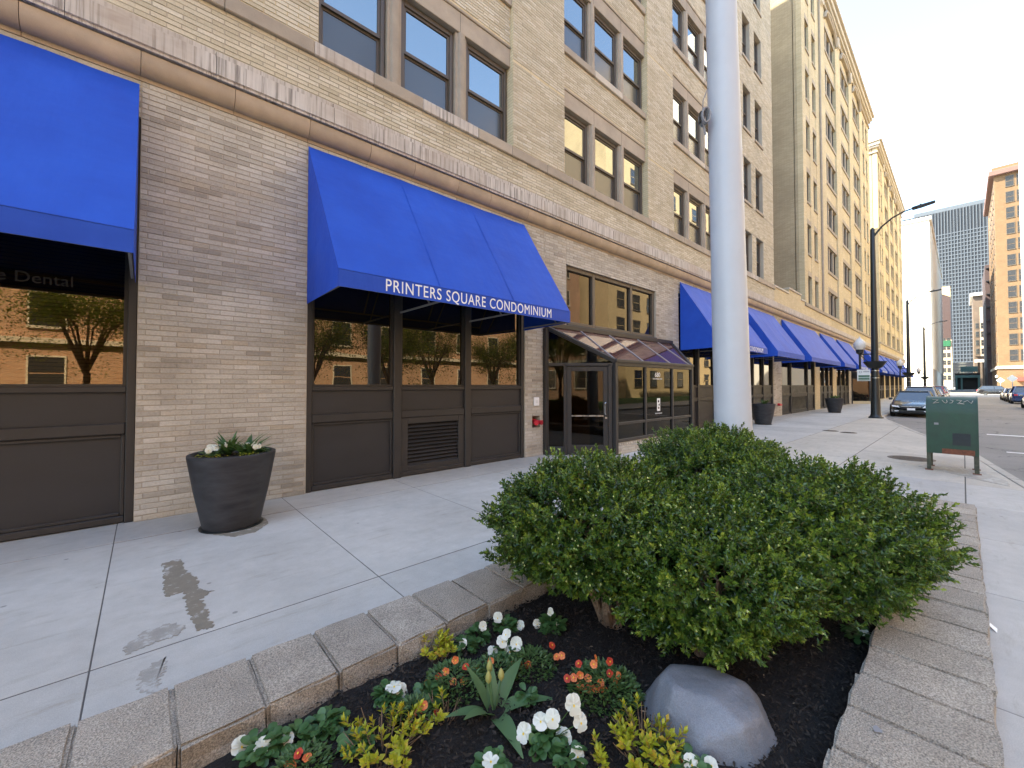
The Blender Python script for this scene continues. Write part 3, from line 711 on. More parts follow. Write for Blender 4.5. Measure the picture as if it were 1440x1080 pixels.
clear_glass('blind_glass', (.62, .54, .42), 2.0, (1, .84, .64)); pm('blind_slat', (.15, .135, .105), .7, .05, 4, 0)
sf1 = shopfront(-4.62, -.07, (-3.1, -1.6), blinds=True)
sf2 = shopfront(1.85, 6.48, (3.36, 4.90), True)
for a, b in AW[2:]:
    n = 3 if b - a > 4.2 else 2
    if b - a > 6: ms = (a + 2.0, a + 5.8)
    else: ms = tuple(a + (b - a) * q / n for q in range(1, n))
    shopfront(a - .02 if a > 20 else 14.05, b + .02, ms, louvre=26 < a < 27, full=a < 27)
me = text_mesh('window_lettering', 're Dental', .17, 'grey_lettering', .62)
o = place('window_lettering', me, sf1, (-.93, D + .108, 2.83)); o.rotation_euler.x = R(90); o['kind'] = 'stuff'
# transom window over the entrance
tf = MB()
Y = D + .06
for a, b in ((7.95, 8.05), (9.12, 9.24), (11.02, 11.14), (12.33, 12.45)): tf.box(a, b, Y, Y + .14, 3.22, 4.74)
for c, d in ((3.22, 3.30), (4.63, 4.74)):
    for a, b in ((8.05, 9.12), (9.24, 11.02), (11.14, 12.33)): tf.box(a, b, Y, Y + .14, c, d)
to = tf.build('transom_window', 'window_frame', bld, bevel=.01)
for a, b in ((8.05, 9.12), (9.24, 11.02), (11.14, 12.33)): MB().box(a, b, Y + .07, Y + .08, 3.30, 4.63).build('pane', 'bronze_glass', to)
MB().box(7.95, 12.45, Y - .10, Y + .2, 2.96, 3.215).build('sill_panel', 'bronze_panel', to, bevel=.012)
MB().box(7.95, 12.45, Y + .18, Y + .3, 3.0, 4.74).build('backing', 'dark_void', to)
# ---- bricks: the 300 that show largest as single parts, the rest joined
near.sort(key=lambda e: ((e[0] + e[1]) / 2) ** 2 + D * D + ((e[2] + e[3]) / 2 - CAMH) ** 2 - (0 if e[1] - e[0] > .2 else -3))
bm_cache = {}
for a, b, za, zb, yy, mt in near[:300]:
    key = (round(b - a, 2), mt)
    if key not in bm_cache:
        wv = round(b - a, 2); bm_cache[key] = MB().box(-wv / 2, wv / 2, 0, .03, 0, zb - za).mesh('brick', mt, bevel=.004)
    place('brick', bm_cache[key], bld, ((a + b) / 2, yy, za))
for mt in ('brick_low', 'brick_high'):
    E = np.array([e[:5] for e in near[300:] if e[5] == mt]); n = len(E); yb = E[:, 4] + .02
    xa, xb, za, zb, yf = E[:, 0], E[:, 1], E[:, 2], E[:, 3], E[:, 4]; cf = .003
    V = np.stack([np.stack(c, 1) for c in ((xa + cf, yf, za + cf), (xb - cf, yf, za + cf), (xb - cf, yf, zb - cf), (xa + cf, yf, zb - cf), (xa, yb, za), (xb, yb, za), (xb, yb, zb), (xa, yb, zb))], 1).reshape(-1, 3) - np.array([0, D, 0])
    i = np.arange(n)[:, None] * 8
    F = np.concatenate([i + np.array([q]) for q in ((0, 1, 2, 3), (0, 4, 5, 1), (1, 5, 6, 2), (2, 6, 7, 3), (3, 7, 4, 0))], 0)
    o = link('brickwork', np_mesh('brickwork', V, F, mt), bld); o['kind'] = 'stuff'
# ================================================================== awnings
clear_glass('entry_glass', (.34, .28, .21), 1.45, (.95, .9, .8))
YW, YF, ZTOP, ZV1, ZV0 = D - .035, 5.34, 5.33, 3.15, 2.925
LBL = ['blue fabric awning over the dental office window beside the flower pot',
       'blue awning lettered in white over the louvred shopfront beside the entrance',
       'blue lettered awning between the glass entrance and the white pole',
       'blue awning over the shopfront just past the white pole',
       'extra wide blue awning in front of the stepped parapet',
       'narrow blue awning right after the extra wide one',
       'blue awning just before the second entrance, lettering on its valance']
def awning(x0, x1, i):
    near_ = i < 4
    lab = LBL[i] if i < len(LBL) else 'blue awning in the distant row past the second entrance'
    a = thing('awning', lab, 'awning', ((x0 + x1) / 2, YW, ZV0), 'blue awnings along the shopfronts')
    n, mrow = (36, 8) if near_ else (6, 1)
    ribs = max(2, int(round((x1 - x0) / 1.5)))
    V = []
    for j in range(mrow + 1):
        for q in range(n + 1):
            t = j / mrow; x = x0 + (x1 - x0) * q / n; ph = (q / n * ribs) % 1
            sag = .014 * math.sin(math.pi * ph) * math.sin(math.pi * t) + .004 * math.sin(9 * t + q)*(near_)
            V.append((x, YW + (YF - YW) * t + sag * .83, ZTOP + (ZV1 - ZTOP) * t - sag * .55))
    W = n + 1; F = [(j * W + q, j * W + q + 1, (j + 1) * W + q + 1, (j + 1) * W + q) for j in range(mrow) for q in range(n)]
    V2 = [(p[0], p[1] + .004, p[2] - .003) for p in V]; o = len(V)
    me = bpy.data.meshes.new('canopy'); off = wloc(a)
    me.from_pydata([tuple(Vector(p) - off) for p in V + V2], [], F + [tuple(x + o for x in reversed(f)) for f in F])
    for p in me.polygons: p.use_smooth = True
    me.materials.append(M['awning_blue']); link('canopy', me, a)
    for x, s_ in ((x0, 1), (x1, -1)):
        MB().slab([(x, YW, ZTOP - .01), (x, YF + .003, ZV1), (x, YF + .003, ZV0), (x, YW, ZV0 - .03)], (.004 * s_, 0, 0)).build('side_panel', 'awning_blue', a)
    v = MB().box(x0 + .001, x1 - .001, YF - .002, YF + .003, ZV0, ZV1 - .004).build('valance', 'awning_blue', a)
    MB().obox((x0, YF - .001, ZV1 + .002), (x1, YF - .001, ZV1 + .002), .010, .008).build('hem', 'awning_blue', a)
    fr = MB(); r_ = .016
    fr.obox((x0 + .03, YF + .02, ZV0 + .02), (x1 - .03, YF + .02, ZV0 + .02), .03, .03)
    fr.obox((x0 + .03, YF + .02, ZV1 - .02), (x1 - .03, YF + .02, ZV1 - .02), .03, .03)
    for q in range(ribs + 1):
        x = x0 + .03 + (x1 - x0 - .06) * q / ribs
        fr.obox((x, YW - .01, ZTOP - .06), (x, YF + .03, ZV1 - .03), .025, .025)
        fr.obox((x, YW - .01, ZV0 + .02), (x, YF + .03, ZV0 + .02), .025, .025)
        if near_: fr.obox((x, YW - .02, 4.2), (x, YF + .35, ZV0 + .03), .02, .02)
    fr.build('support_frame', 'cable_grey' if near_ else 'lamp_black', a)
    if near_:
        for q in range(1, ribs):
            x = x0 + (x1 - x0) * q / ribs
            MB().obox((x, YW - .003, ZTOP + .003), (x, YF - .003, ZV1 + .006), .025, .0015, (0, -.85, .52)).build('seam', 'awning_blue', a)
    if i in (1, 2, 6, 7):
        m_ = text_mesh('lettering', 'PRINTERS SQUARE CONDOMINIUM', .245, 'white_lettering', 3.38 if i == 1 else 3.3, .0015, 1.12)
        cx = {1: 4.16, 2: 16.7}.get(i, (x0 + x1) / 2)
        bmx = bmesh.new(); bmx.from_mesh(m_)     # letters become single parts of the valance
        bm2 = [l for l in bmx.verts]; bmx.free()
        o_ = place('lettering', m_, v, (cx, YF - .004, (ZV0 + ZV1) / 2 - .005)); o_.rotation_euler.x = R(90); o_['kind'] = 'stuff'
for i, (a_, b_) in enumerate(AW): awning(a_, b_, i)

# ================================================================== glass entrance
P0, P1, P2, P3 = Vector((7.13, 6.69)), Vector((8.32, 5.55)), Vector((12.36, 5.55)), Vector((13.45, 6.69))
ve = thing('glass_entrance', 'bronze framed glass entrance with sloped glass roof and number 680', 'entrance', (10, 6.1, 0))
ZE, ZR = 2.24, 3.06
def rz(y): return ZE + (ZR - ZE) * (y - 5.55) / (6.69 - 5.55)
def v3(p, z): return Vector((p.x, p.y, z))
for a, b in ((P0, P0), (P1, P1), (P2, P2), (P3, P3)):
    MB().obox(v3(a, 0), v3(a, rz(a.y) - .04), .11, .11, (1, 0, 0)).build('post', 'bronze_frame', ve, bevel=.008)
# front: brick base (single bricks), rails, mullions, panes
MB().box(8.37, 12.31, 5.53, 5.62, 0, .285).build('base_wall', 'mortar_wall', ve)
bcache = {}
for r_ in range(4):
    x = 8.37
    w_ = .102 if r_ == 3 else .305
    if r_ % 2: x -= w_ / 2
    while x < 12.31:
        a, b = max(8.37, x) + .004, min(12.31, x + w_) - .004
        if b - a > .03:
            k_ = round(b - a, 2)
            if k_ not in bcache: bcache[k_] = MB().box(-k_ / 2, k_ / 2, 0, .03, 0, .06).mesh('brick', 'brick_low', bevel=.004)
            place('brick', bcache[k_], ve, ((a + b) / 2, 5.515 + rnd.uniform(-.002, .002), .006 + r_ * .0685))
        x += w_
MX = [8.375, 9.66, 11.12, 12.305]
MB().box(8.375, 12.305, 5.50, 5.60, .29, .365).build('bottom_rail', 'bronze_frame', ve, bevel=.008)
MB().box(8.375, 12.305, 5.50, 5.60, 2.12, ZE - .03).build('head_rail', 'bronze_frame', ve, bevel=.008)
for x in MX[1:3]: MB().box(x - .035, x + .035, 5.505, 5.60, .365, 2.12).build('mullion', 'bronze_frame', ve, bevel=.006)
fp = []
for a, b in zip(MX, MX[1:]):
    MB().box(a + .035, b - .035, 5.51, 5.59, .70, .765).build('mid_rail', 'bronze_frame', ve, bevel=.006)
    MB().box(a + .035, b - .035, 5.545, 5.551, .365, .70).build('lower_pane', 'entry_glass', ve)
    fp.append(MB().box(a + .035, b - .035, 5.545, 5.551, .765, 2.12).build('upper_pane', 'entry_glass', ve))
def on_pane(body, size, x, z, w_, name='lettering'):
    o_ = place(name, text_mesh(name, body, size, 'white_lettering', w_, .001), fp[1], (x, 5.541, z)); o_.rotation_euler.x = R(90); o_['kind'] = 'stuff'
on_pane('680', .17, 10.32, 1.93, .28); on_pane('SOUTH FEDERAL STREET', .05, 10.32, 1.825, .50); on_pane('PRINTERS SQUARE', .04, 10.36, .895, .36)
lg = MB().box(10.285, 10.44, 5.538, 5.544, .96, 1.30).build('logo_panel', 'white_lettering', fp[1])
for (dx, z_, n_) in ((-.01, 1.222, 6), (.02, 1.128, 4), (0, 1.045, 6)):
    MB().lathe([(.038, 0), (.038, .003)], wloc(lg), n_, a0=.8).build('logo_mark', 'dark_void', lg)
    o_ = COL.objects[-1]; o_.rotation_euler.x = R(90); o_.location = Vector((10.36 + dx, 5.537, z_)) - wloc(lg)
# angled door side
dv = (P1 - P0).normalized(); nrm2 = Vector((dv.y, -dv.x)); LEN = (P1 - P0).length
def fp3(s_, z, d=0): p = P0 + dv * s_ + nrm2 * d; return Vector((p.x, p.y, z))
def fbar(s0, z0, s1, z1, wd, th, name, mat, parent=ve, bev=.006):
    return MB().obox(fp3(s0, z0), fp3(s1, z1), th if z0 == z1 else wd, wd if z0 == z1 else th, (0, 0, 1) if z0 == z1 else nrm2.to_3d()).build(name, mat, parent, bevel=bev)
def fpane(s0, s1, z0, z1, name, parent=ve, d=0., zt=None):
    zt = zt or z1
    return MB().slab([fp3(s0, z0, d), fp3(s1, z0, d), fp3(s1, zt, d), fp3(s0, z1, d)], nrm2.to_3d() * .006).build(name, 'entry_glass', parent)
fbar(.46, 0, .46, 2.16, .07, .10, 'door_jamb', 'bronze_frame'); fbar(1.52, 0, 1.52, 2.16, .09, .10, 'door_jamb', 'bronze_frame')
fbar(.05, 2.15, LEN - .05, 2.15, .07, .10, 'transom_bar', 'bronze_frame'); fbar(.05, .10, .42, .10, .2, .10, 'sidelight_base', 'bronze_panel')
fpane(.055, .425, .2, 2.115, 'sidelight'); fpane(.055, LEN - .07, 2.185, rz(6.65) - .07, 'transom_pane', zt=2.2)
dr = MB()
for s0, z0, s1, z1, wd in ((.555, .02, .555, 2.10, .11), (1.415, .02, 1.415, 2.10, .11)): dr.obox(fp3(s0, z0, .01), fp3(s1, z1, .01), wd, .05, nrm2.to_3d())
for z0, h in ((.13, .22), (2.045, .11)): dr.obox(fp3(.61, z0, .01), fp3(1.36, z0, .01), .05, h)
door = dr.build('door', 'bronze_frame', ve, bevel=.006)
fpane(.61, 1.36, .24, 1.99, 'door_glass', door, .005)
MB().obox(fp3(.61, .93, .045), fp3(1.36, .93, .045), .03, .03).build('push_bar', 'steel', door)
MB().tube([fp3(1.405, .97, .04), fp3(1.405, .97, .10), fp3(1.385, 1.0, .11), fp3(1.385, 1.22, .11), fp3(1.405, 1.25, .10), fp3(1.405, 1.25, .04)], .013, 8).build('handle', 'steel', door, smooth=True)
MB().tube([fp3(1.42, .88, .035), fp3(1.42, .88, .055)], .025, 12).build('lock', 'steel', door)
# far angled side
MB().slab([v3(P2, .3), v3(P3, .3), v3(P3, ZR - .06), v3(P2, ZE - .06)], (.006, .004, 0)).build('side_pane', 'entry_glass', ve)
MB().obox(v3(P2, .15), v3(P3, .15), .09, .3).build('base_wall', 'mortar_wall', ve)
# sloping roof: rafters and panes
def rp(x, y, up=0): return Vector((x, y, rz(y) + up))
RX = [(7.13, 8.32), (8.45, 8.37), (9.72, 9.66), (11.2, 11.12), (12.45, 12.33), (13.45, 12.36)]
for i_, (xt, xb) in enumerate(RX):
    big = i_ in (0, 5)
    MB().obox(rp(xt, 6.69, .0 if big else .015), rp(xb, 5.53, .0 if big else .015), .11 if big else .035, .09 if big else .03, (0, -.58, .81)).build('rafter', 'bronze_frame' if big else 'cable_grey', ve, bevel=.005)
for (a, b), (c, d_) in zip(RX, RX[1:]):
    MB().slab([rp(a + .02, 6.67), rp(c - .02, 6.67), rp(d_ - .015, 5.55), rp(b + .015, 5.55)], (0, 0, .008)).build('roof_pane', 'roof_glass', ve)
MB().obox(rp(7.1, 6.70, .05), rp(13.48, 6.70, .05), .09, .12).build('ridge_flashing', 'bronze_frame', ve, bevel=.01)
MB().obox((8.27, 5.50, ZE), (12.41, 5.50, ZE), .06, .08).build('eave_gutter', 'bronze_frame', ve, bevel=.012)
MB().slab([(7.2, 6.66, .015), (8.36, 5.6, .015), (12.3, 5.6, .015), (13.3, 6.66, .015)], (0, 0, -.01)).build('entrance_floor', 'damp_faint', ve)
# wall of the building behind the entrance
near2 = []
for a, b in ((7.12, 8.9), (11.3, 12.45)):
    MB().box(a, b, D + .007, D + .4, 0, 3.0).build('wall', 'brick_wall', bld)
MB().box(8.9, 11.3, D + .3, D + .4, 0, 3.0).build('wall', 'dark_void', bld)
# second entrance far down the row
v2 = thing('glass_entrance', 'dark glazed second entrance far along under the row of awnings', 'entrance', (50, 6, 0))
q0, q1, q2, q3 = (47.3, 6.7), (48.4, 5.6), (51.4, 5.6), (52.5, 6.7)
for (a, b) in ((q0, q1), (q1, q2), (q2, q3)):
    MB().slab([(*a, .25), (*b, .25), (*b, 2.2), (*a, 2.2)], (.005, .01, 0)).build('pane', 'bronze_glass', v2)
    MB().obox((*a, .12), (*b, .12), .1, .25).build('base_wall', 'brick_wall', v2)
    MB().obox((*a, 2.24), (*b, 2.24), .1, .1).build('head_rail', 'bronze_frame', v2)
for p in (q0, q1, (49.4, 5.6), (50.4, 5.6), q2, q3): MB().box(p[0] - .05, p[0] + .05, p[1] - .05, p[1] + .05, 0, 2.2).build('post', 'bronze_frame', v2)
MB().slab([(*q0, 3.05), (*q3, 3.05), (*q2, 2.3), (*q1, 2.3)], (0, 0, .02)).build('roof_pane', 'roof_glass', v2)
MB().box(47.2, 52.6, D + .2, D + .4, 0, 4.0).build('wall', 'dark_void', bld)

# ================================================================== fittings on the pier
MB().box(NX0, NX1, D + .22, D + .24, NZ0, NZ1).build('niche_back', 'rust', bld)
hy = thing('fire_hose_inlet', 'red twin fire hose inlet set in a square niche of the brick pier', 'hydrant', (6.85, D + .1, .8))
MB().tube([(6.85, D + .22, .80), (6.85, D + .06, .80)], .062, 14).build('body', 'hydrant_red', hy, smooth=True)
for sx in (-1, 1):
    MB().tube([(6.85, D + .08, .80), (6.85 + sx * .075, D - .05, .785), (6.85 + sx * .085, D - .075, .782)], [.045, .045, .05], 14).build('inlet', 'hydrant_red', hy, smooth=True)
    MB().tube([(6.85 + sx * .085, D - .075, .782), (6.85 + sx * .095, D - .10, .78)], .058, 8).build('cap', 'hydrant_red', hy)
pl = thing('outlet_plate', 'square white cover plate on the brick pier above the hose inlet', 'plate', (6.84, D, 1.27))
MB().box(6.75, 6.93, D - .03, D - .004, 1.17, 1.37).build('plate', 'plate_white', pl, bevel=.012)
MB().box(6.80, 6.88, D - .038, D - .03, 1.235, 1.305).build('socket', 'sign_white', pl, bevel=.005)
for x in (25.45,):
    h2 = thing('fire_hose_inlet', 'small red hose inlet low on the pier before the extra wide awning', 'hydrant', (x, D, .6))
    MB().tube([(x, D, .62), (x, D - .12, .62)], .07, 10).build('body', 'hydrant_red', h2)
    MB().obox((x - .16, D - .12, .60), (x + .16, D - .14, .60), .08, .09).build('inlet', 'hydrant_red', h2, bevel=.02)

# ================================================================== plants
nr = np.random.RandomState(3)
def leaf_obj(name, V, F, mat, parent, tint=None, kind=None):
    o = link(name, np_mesh(name, np.asarray(V) - np.array(wloc(parent)), F, mat, tint), parent)
    if kind: o['kind'] = kind
    return o
def bush(c, rad, label, seed, nsh, base, trunk_lean=(0, 0), grp='evergreen shrubs in the raised planter', lsz=1.0):
    nsh = int(nsh * 1.4); r = np.random.RandomState(seed); t = thing('shrub', label, 'shrub', base, grp)
    c = np.array(c); rad = np.array(rad)
    ncl = nsh // 9; dc = nrm(r.normal(size=(ncl * 2, 3))); dc = dc[dc[:, 2] > -.80][:ncl]; ci = r.randint(len(dc), size=nsh)
    d = nrm(dc[ci] + np.clip(r.normal(size=(nsh, 3)) * .09, -.18, .18)); n = len(d); cr = r.uniform(-.085, .06, len(dc))[ci] - 1.3 * np.linalg.norm(d - dc[ci], axis=1) ** 2 * 4
    lump = np.array([mnoise.noise(Vector(p * 1.9 + seed)) * .75 + mnoise.noise(Vector(p * 4.3 + seed)) * .55 + mnoise.noise(Vector(p * 9. + seed)) * .3 for p in d])
    flat = np.where(d[:, 2] < 0, 1 - .15 * (-d[:, 2]), 1.0)
    rr = (1 + .20 * lump + cr) * flat * (1 - .30 * r.rand(n) ** 2.2) + np.minimum(r.exponential(.02, n), .09)
    tip = c + d * rad * rr[:, None]
    ax = nrm(d * np.array([1, 1, .8]) + np.array([0, 0, .45]) + r.normal(size=(n, 3)) * .28)
    nl = 12; sl_ = r.uniform(.05, .095, n)
    fr = np.linspace(0, 1, nl)
    P = tip[:, None] - ax[:, None] * (sl_[:, None] * (1 - fr)[None])[:, :, None]
    e1 = nrm(np.cross(ax, np.array([.3, .2, 1.]))); e2 = np.cross(ax, e1)
    ang = np.arange(nl) * 1.5708 * 1.02 + r.uniform(0, 6, n)[:, None] + r.normal(size=(n, nl)) * .3
    side = e1[:, None] * np.cos(ang)[..., None] + e2[:, None] * np.sin(ang)[..., None]
    open_ = (1.0 - .62 * fr)[None, :, None]
    Dl = nrm(side * open_ + ax[:, None] * (.35 + .8 * fr)[None, :, None] + r.normal(size=(n, nl, 3)) * .15)
    Nn = nrm(ax[:, None] * 1.0 - side * .35 + r.normal(size=(n, nl, 3)) * .25)
    Ln = r.uniform(.025, .039, (n, nl)) * (1 - .25 * fr)[None] * lsz; Wd = Ln * r.uniform(.48, .62, (n, nl))
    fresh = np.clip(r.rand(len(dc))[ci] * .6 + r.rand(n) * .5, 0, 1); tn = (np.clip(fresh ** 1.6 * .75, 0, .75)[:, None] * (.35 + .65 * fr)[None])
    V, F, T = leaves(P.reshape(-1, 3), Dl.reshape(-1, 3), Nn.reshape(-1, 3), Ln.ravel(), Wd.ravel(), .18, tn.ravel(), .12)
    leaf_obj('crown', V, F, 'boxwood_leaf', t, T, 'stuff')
    # pale round buds at some shoot tips
    sel = r.rand(n) < .12; q = tip[sel] + ax[sel] * .006; m_ = len(q)
    oc = np.array([[1, 0, 0], [-1, 0, 0], [0, 1, 0], [0, -1, 0], [0, 0, 1.2], [0, 0, -1.2]]) * .0065
    V = (q[:, None] + oc[None]).reshape(-1, 3); i_ = np.arange(m_)[:, None] * 6
    F = np.concatenate([i_ + np.array([f]) for f in ((0, 2, 4), (2, 1, 4), (1, 3, 4), (3, 0, 4), (2, 0, 5), (1, 2, 5), (3, 1, 5), (0, 3, 5))], 0)
    leaf_obj('buds', V, F, 'boxwood_bud', t, None, 'stuff')
    b = Vector(base); st = MB(); k_ = 5
    for s_ in range(k_):
        a_ = s_ * 2 * math.pi / k_ + seed; m1 = b + Vector((math.cos(a_) * .05, math.sin(a_) * .05, .02))
        m2 = b + Vector((math.cos(a_) * rad[0] * .22, math.sin(a_) * rad[1] * .22, (c[2] - b.z) * .5)); m3 = Vector(c) + Vector((math.cos(a_) * rad[0] * .5, math.sin(a_) * rad[1] * .5, rad[2] * .15))
        st.tube([m1 - Vector((0, 0, .06)), m1, (m1 + m2) / 2 + Vector((r.normal() * .02, r.normal() * .02, 0)), m2, (m2 + m3) / 2 + Vector((r.normal() * .03, r.normal() * .03, 0)), m3], [.036, .030, .026, .020, .014, .007], 7)
    st.lathe([(.075, -.05), (.065, .03), (.05, .09)], b, 9)
    st.build('trunk', 'bark', t, smooth=True)
    tw = MB()
    for s_ in range(46):
        i_ = r.randint(n); e = Vector(tip[i_]) * .9 + Vector(c) * .1; a_ = Vector(c) + Vector((r.normal() * .1, r.normal() * .1, -rad[2] * r.uniform(.1, .7)))
        tw.tube([a_, (a_ + e) / 2 + Vector((r.normal() * .04, r.normal() * .04, -.03)), e], [.006, .004, .002], 4)
    tw.build('twigs', 'twig', t)
    return t
ZM = .145
bush((2.28, 1.75, .69), (.68, .70, .49), 'evergreen shrub on a gnarled trunk nearest the white pansies', 11, 3900, (2.22, 1.52, ZM))
bush((2.48, 1.02, .58), (.66, .56, .47), 'evergreen shrub with split trunk rising just behind the grey boulder', 5, 3600, (2.36, .98, ZM))
bush((3.38, .70, .65), (.86, .66, .50), 'broad evergreen shrub hanging over the blocks on the mailbox side', 23, 4600, (3.4, .9, ZM))
bush((4.02, 1.62, .82), (.80, .66, .44), 'taller evergreen shrub right in front of the white pole', 31, 4300, (3.9, 1.5, ZM))
# ---- raised planter: blocks and mulch
plt = thing('raised_planter', 'low raised planter walled with split concrete blocks along the sidewalk', 'planter', (3, 1.2, 0))
def block_mesh(seed, L=.3065, W=.45, H=.25):
    bm = bmesh.new(); bmesh.ops.create_cube(bm, size=1)
    bmesh.ops.scale(bm, vec=(L, W, H), verts=bm.verts); bmesh.ops.translate(bm, vec=(0, 0, H / 2), verts=bm.verts)
    bmesh.ops.subdivide_edges(bm, edges=bm.edges, cuts=2, use_grid_fill=True)
    bmesh.ops.bevel(bm, geom=[e for e in bm.edges if len(e.link_faces) == 2 and e.calc_face_angle(0) > .5], offset=.012, segments=2, affect='EDGES')
    r = random.Random(seed)
    for v in bm.verts:
        k_ = .006 if v.co.z > .05 else .0
        if abs(v.co.y) > W * .47 and v.co.z < H * .97: v.co.y += r.uniform(-.012, .006) * (1 if v.co.y > 0 else -1)
        v.co += Vector((r.uniform(-k_, k_) * .5, r.uniform(-k_, k_), r.uniform(-k_, k_) * .35))
    me = bpy.data.meshes.new('stone_block'); bm.to_mesh(me); bm.free(); me.materials.append(M['paver']); return me
BM = [block_mesh(s_) for s_ in range(6)]
def blk(x, y, rot=0.):
    o_ = place('stone_block', rnd.choice(BM), plt, (x, y, rnd.uniform(-.006, .004))); o_.rotation_euler.z = rot + rnd.uniform(-.012, .012) + rnd.choice((0, math.pi))
x = -1.12
while x < 7.0:
    blk(x + .155, 2.285); blk(x + .155 + .05, .145); x += .3085
for q in range(5): blk(6.88, .53 + q * .34, math.pi / 2); blk(-.98, .53 + q * .34, math.pi / 2)
NXg, NYg = 150, 40; V = []
for j in range(NYg + 1):
    for i_ in range(NXg + 1):
        x = -.8 + 7.6 * i_ / NXg; y = .33 + 1.80 * j / NYg
        e = min(j, NYg - j) / NYg * 2
        V.append((x, y, .125 + .03 * min(1, e * 2.2) + .022 * mnoise.noise(Vector((x * 7, y * 7, 1))) + .016 * mnoise.noise(Vector((x * 22, y * 22, 4)))))
W = NXg + 1; F = [(j * W + i_, j * W + i_ + 1, (j + 1) * W + i_ + 1, (j + 1) * W + i_) for j in range(NYg) for i_ in range(NXg)]
mu = link('mulch', np_mesh('mulch', V, F, 'mulch_soil', smooth=True)); tag(mu, 'dark shredded bark mulch filling the raised planter', 'mulch', None, 'stuff')
def chips(n, mat, lo, hi, seed):
    r = np.random.RandomState(seed); x = r.uniform(.5, 4.6, n); y = r.uniform(.38, 2.06, n)
    z = .138 + .018 * np.clip(np.minimum(y - .33, 2.13 - y) * 2.4, 0, 1) + r.uniform(0, .022, n)
    D_ = r.normal(size=(n, 3)) * np.array([1, 1, .35]); N_ = np.array([0, 0, 1.]) + r.normal(size=(n, 3)) * .5
    L_ = r.uniform(lo, hi, n); V, F, _ = leaves(np.stack([x, y, z], 1), D_, N_, L_, L_ * r.uniform(.2, .5, n), .12)
    o_ = link('mulch_chips', np_mesh('mulch_chips', V, F, mat)); tag(o_, 'loose bark chips scattered over the planter mulch' if mat == 'mulch_chip' else 'pale bark slivers scattered on the dark mulch', 'mulch', None, 'stuff')
chips(26000, 'mulch_chip', .010, .034, 1); chips(260, 'mulch_pale_chip', .006, .03, 2)
# ---- boulder
bm = bmesh.new(); bmesh.ops.create_icosphere(bm, subdivisions=5, radius=1)
planes = [((.12, .1, 1.), .66), ((-.35, -.55, .75), .80), ((-.9, .1, .45), .80), ((.35, -.2, .92), .72), ((.85, -.25, .4), .84), ((.1, .8, .55), .82), ((-.2, -.95, .15), .85), ((.65, .6, .5), .82), ((-.6, .65, .5), .86), ((.55, -.8, .3), .86), ((-.75, -.5, .35), .80)]
for v in bm.verts:
    p = v.co.normalized(); s_ = 1.0
    for n_, dd in planes:
        q = Vector(n_).normalized().dot(p)
        if q > .05: s_ = min(s_, dd / q)
    s_ += .03 * mnoise.noise(p * 2.2) + .012 * mnoise.noise(p * 7)
    v.co = Vector((p.x * s_ * .32, p.y * s_ * .27, p.z * s_ * .275))
bmesh.ops.smooth_vert(bm, verts=bm.verts, factor=.5, use_axis_x=True, use_axis_y=True, use_axis_z=True)
for f in bm.faces: f.smooth = True
me = bpy.data.meshes.new('boulder'); bm.to_mesh(me); bm.free(); me.materials.append(M['boulder_grey'])
bo = link('boulder', me, None, (1.90, .80, .14)); bo.scale = (.95, .95, .90); bo.rotation_euler = (0, 0, R(-38)); tag(bo, 'smooth blue grey boulder lying in the mulch among flowers', 'boulder')
# ---- flowers: leaf rosettes, petals
def petal_leaf(P, d, n_, L, W, rows=4, curl=.3, rnd_tip=False):
    """a rounded leaf or petal as a small curved grid"""
    P = Vector(P); d = Vector(d).normalized(); n_ = Vector(n_); s_ = d.cross(n_).normalized(); n_ = s_.cross(d); V = []; F = []
    for j in range(rows + 1):
        t = j / rows; w_ = W * .5 * (np.interp(t, (0, .2, .45, .65, .85, 1), (.12, .55, .88, 1, .86, .42)) if rnd_tip else math.sin(math.pi * min(.97, .10 + .87 * t) ** .8))
        c_ = P + d * L * t - n_ * L * curl * t * t
        for k_ in (-1, 0, 1): V.append(c_ + s_ * w_ * k_ + n_ * (abs(k_) * w_ * .28))
    for j in range(rows):
        for k_ in (0, 1): a = j * 3 + k_; F.append((a, a + 1, a + 4, a + 3))
    return V, F
class Plant:
    def __init__(s, name, label, cat, base, grp=None):
        s.t = thing(name, label, cat, base, grp); s.b = Vector(base); s.parts = {}
    def add(s, part, mat, VF): s.parts.setdefault((part, mat), MB()).add(*VF)
    def done(s):
        for (p, m), mb in s.parts.items():
            o_ = mb.build(p, m, s.t, smooth=True)
            if p in ('leaves', 'flowers', 'small_flowers', 'stems'): o_['kind'] = 'stuff'
CAMV = Vector((0, 0, CAMH))
def gp(u, v, z=ZM): return on_ground(u, v, z)
def at_dist(u, v, base):
    """point seen at (u, v) standing at the same view depth as base"""
    r = ray(u, v); k_ = (base - CAMV).dot(fwd); return CAMV + r * (k_ / r.dot(fwd))
def pansy_flower(pl_, c, size, face):
    face = face.normalized(); up = Vector((0, 0, 1)); s_ = up.cross(face).normalized(); up = face.cross(s_); f = MB()
    for a_, L, W in ((90 + 28, 1, 1.05), (90 - 28, 1, 1.05), (178, .95, .95), (2, .95, .95), (270, 1.05, 1.35)):
        d = s_ * math.cos(R(a_)) + up * math.sin(R(a_)); f.add(*petal_leaf(c + face * (.002 if a_ == 270 else .0), d, face, size * L * .55, size * W * .62, 5, .10 + rnd.uniform(-.12, .14), True))
    f.build('flower', 'white_petal', pl_.t, smooth=True)
    MB().add(*petal_leaf(c + face * .005 - up * size * .0, -up, face, size * .16, size * .14, 2, 0)).build('flower_centre', 'yellow_centre', pl_.t)
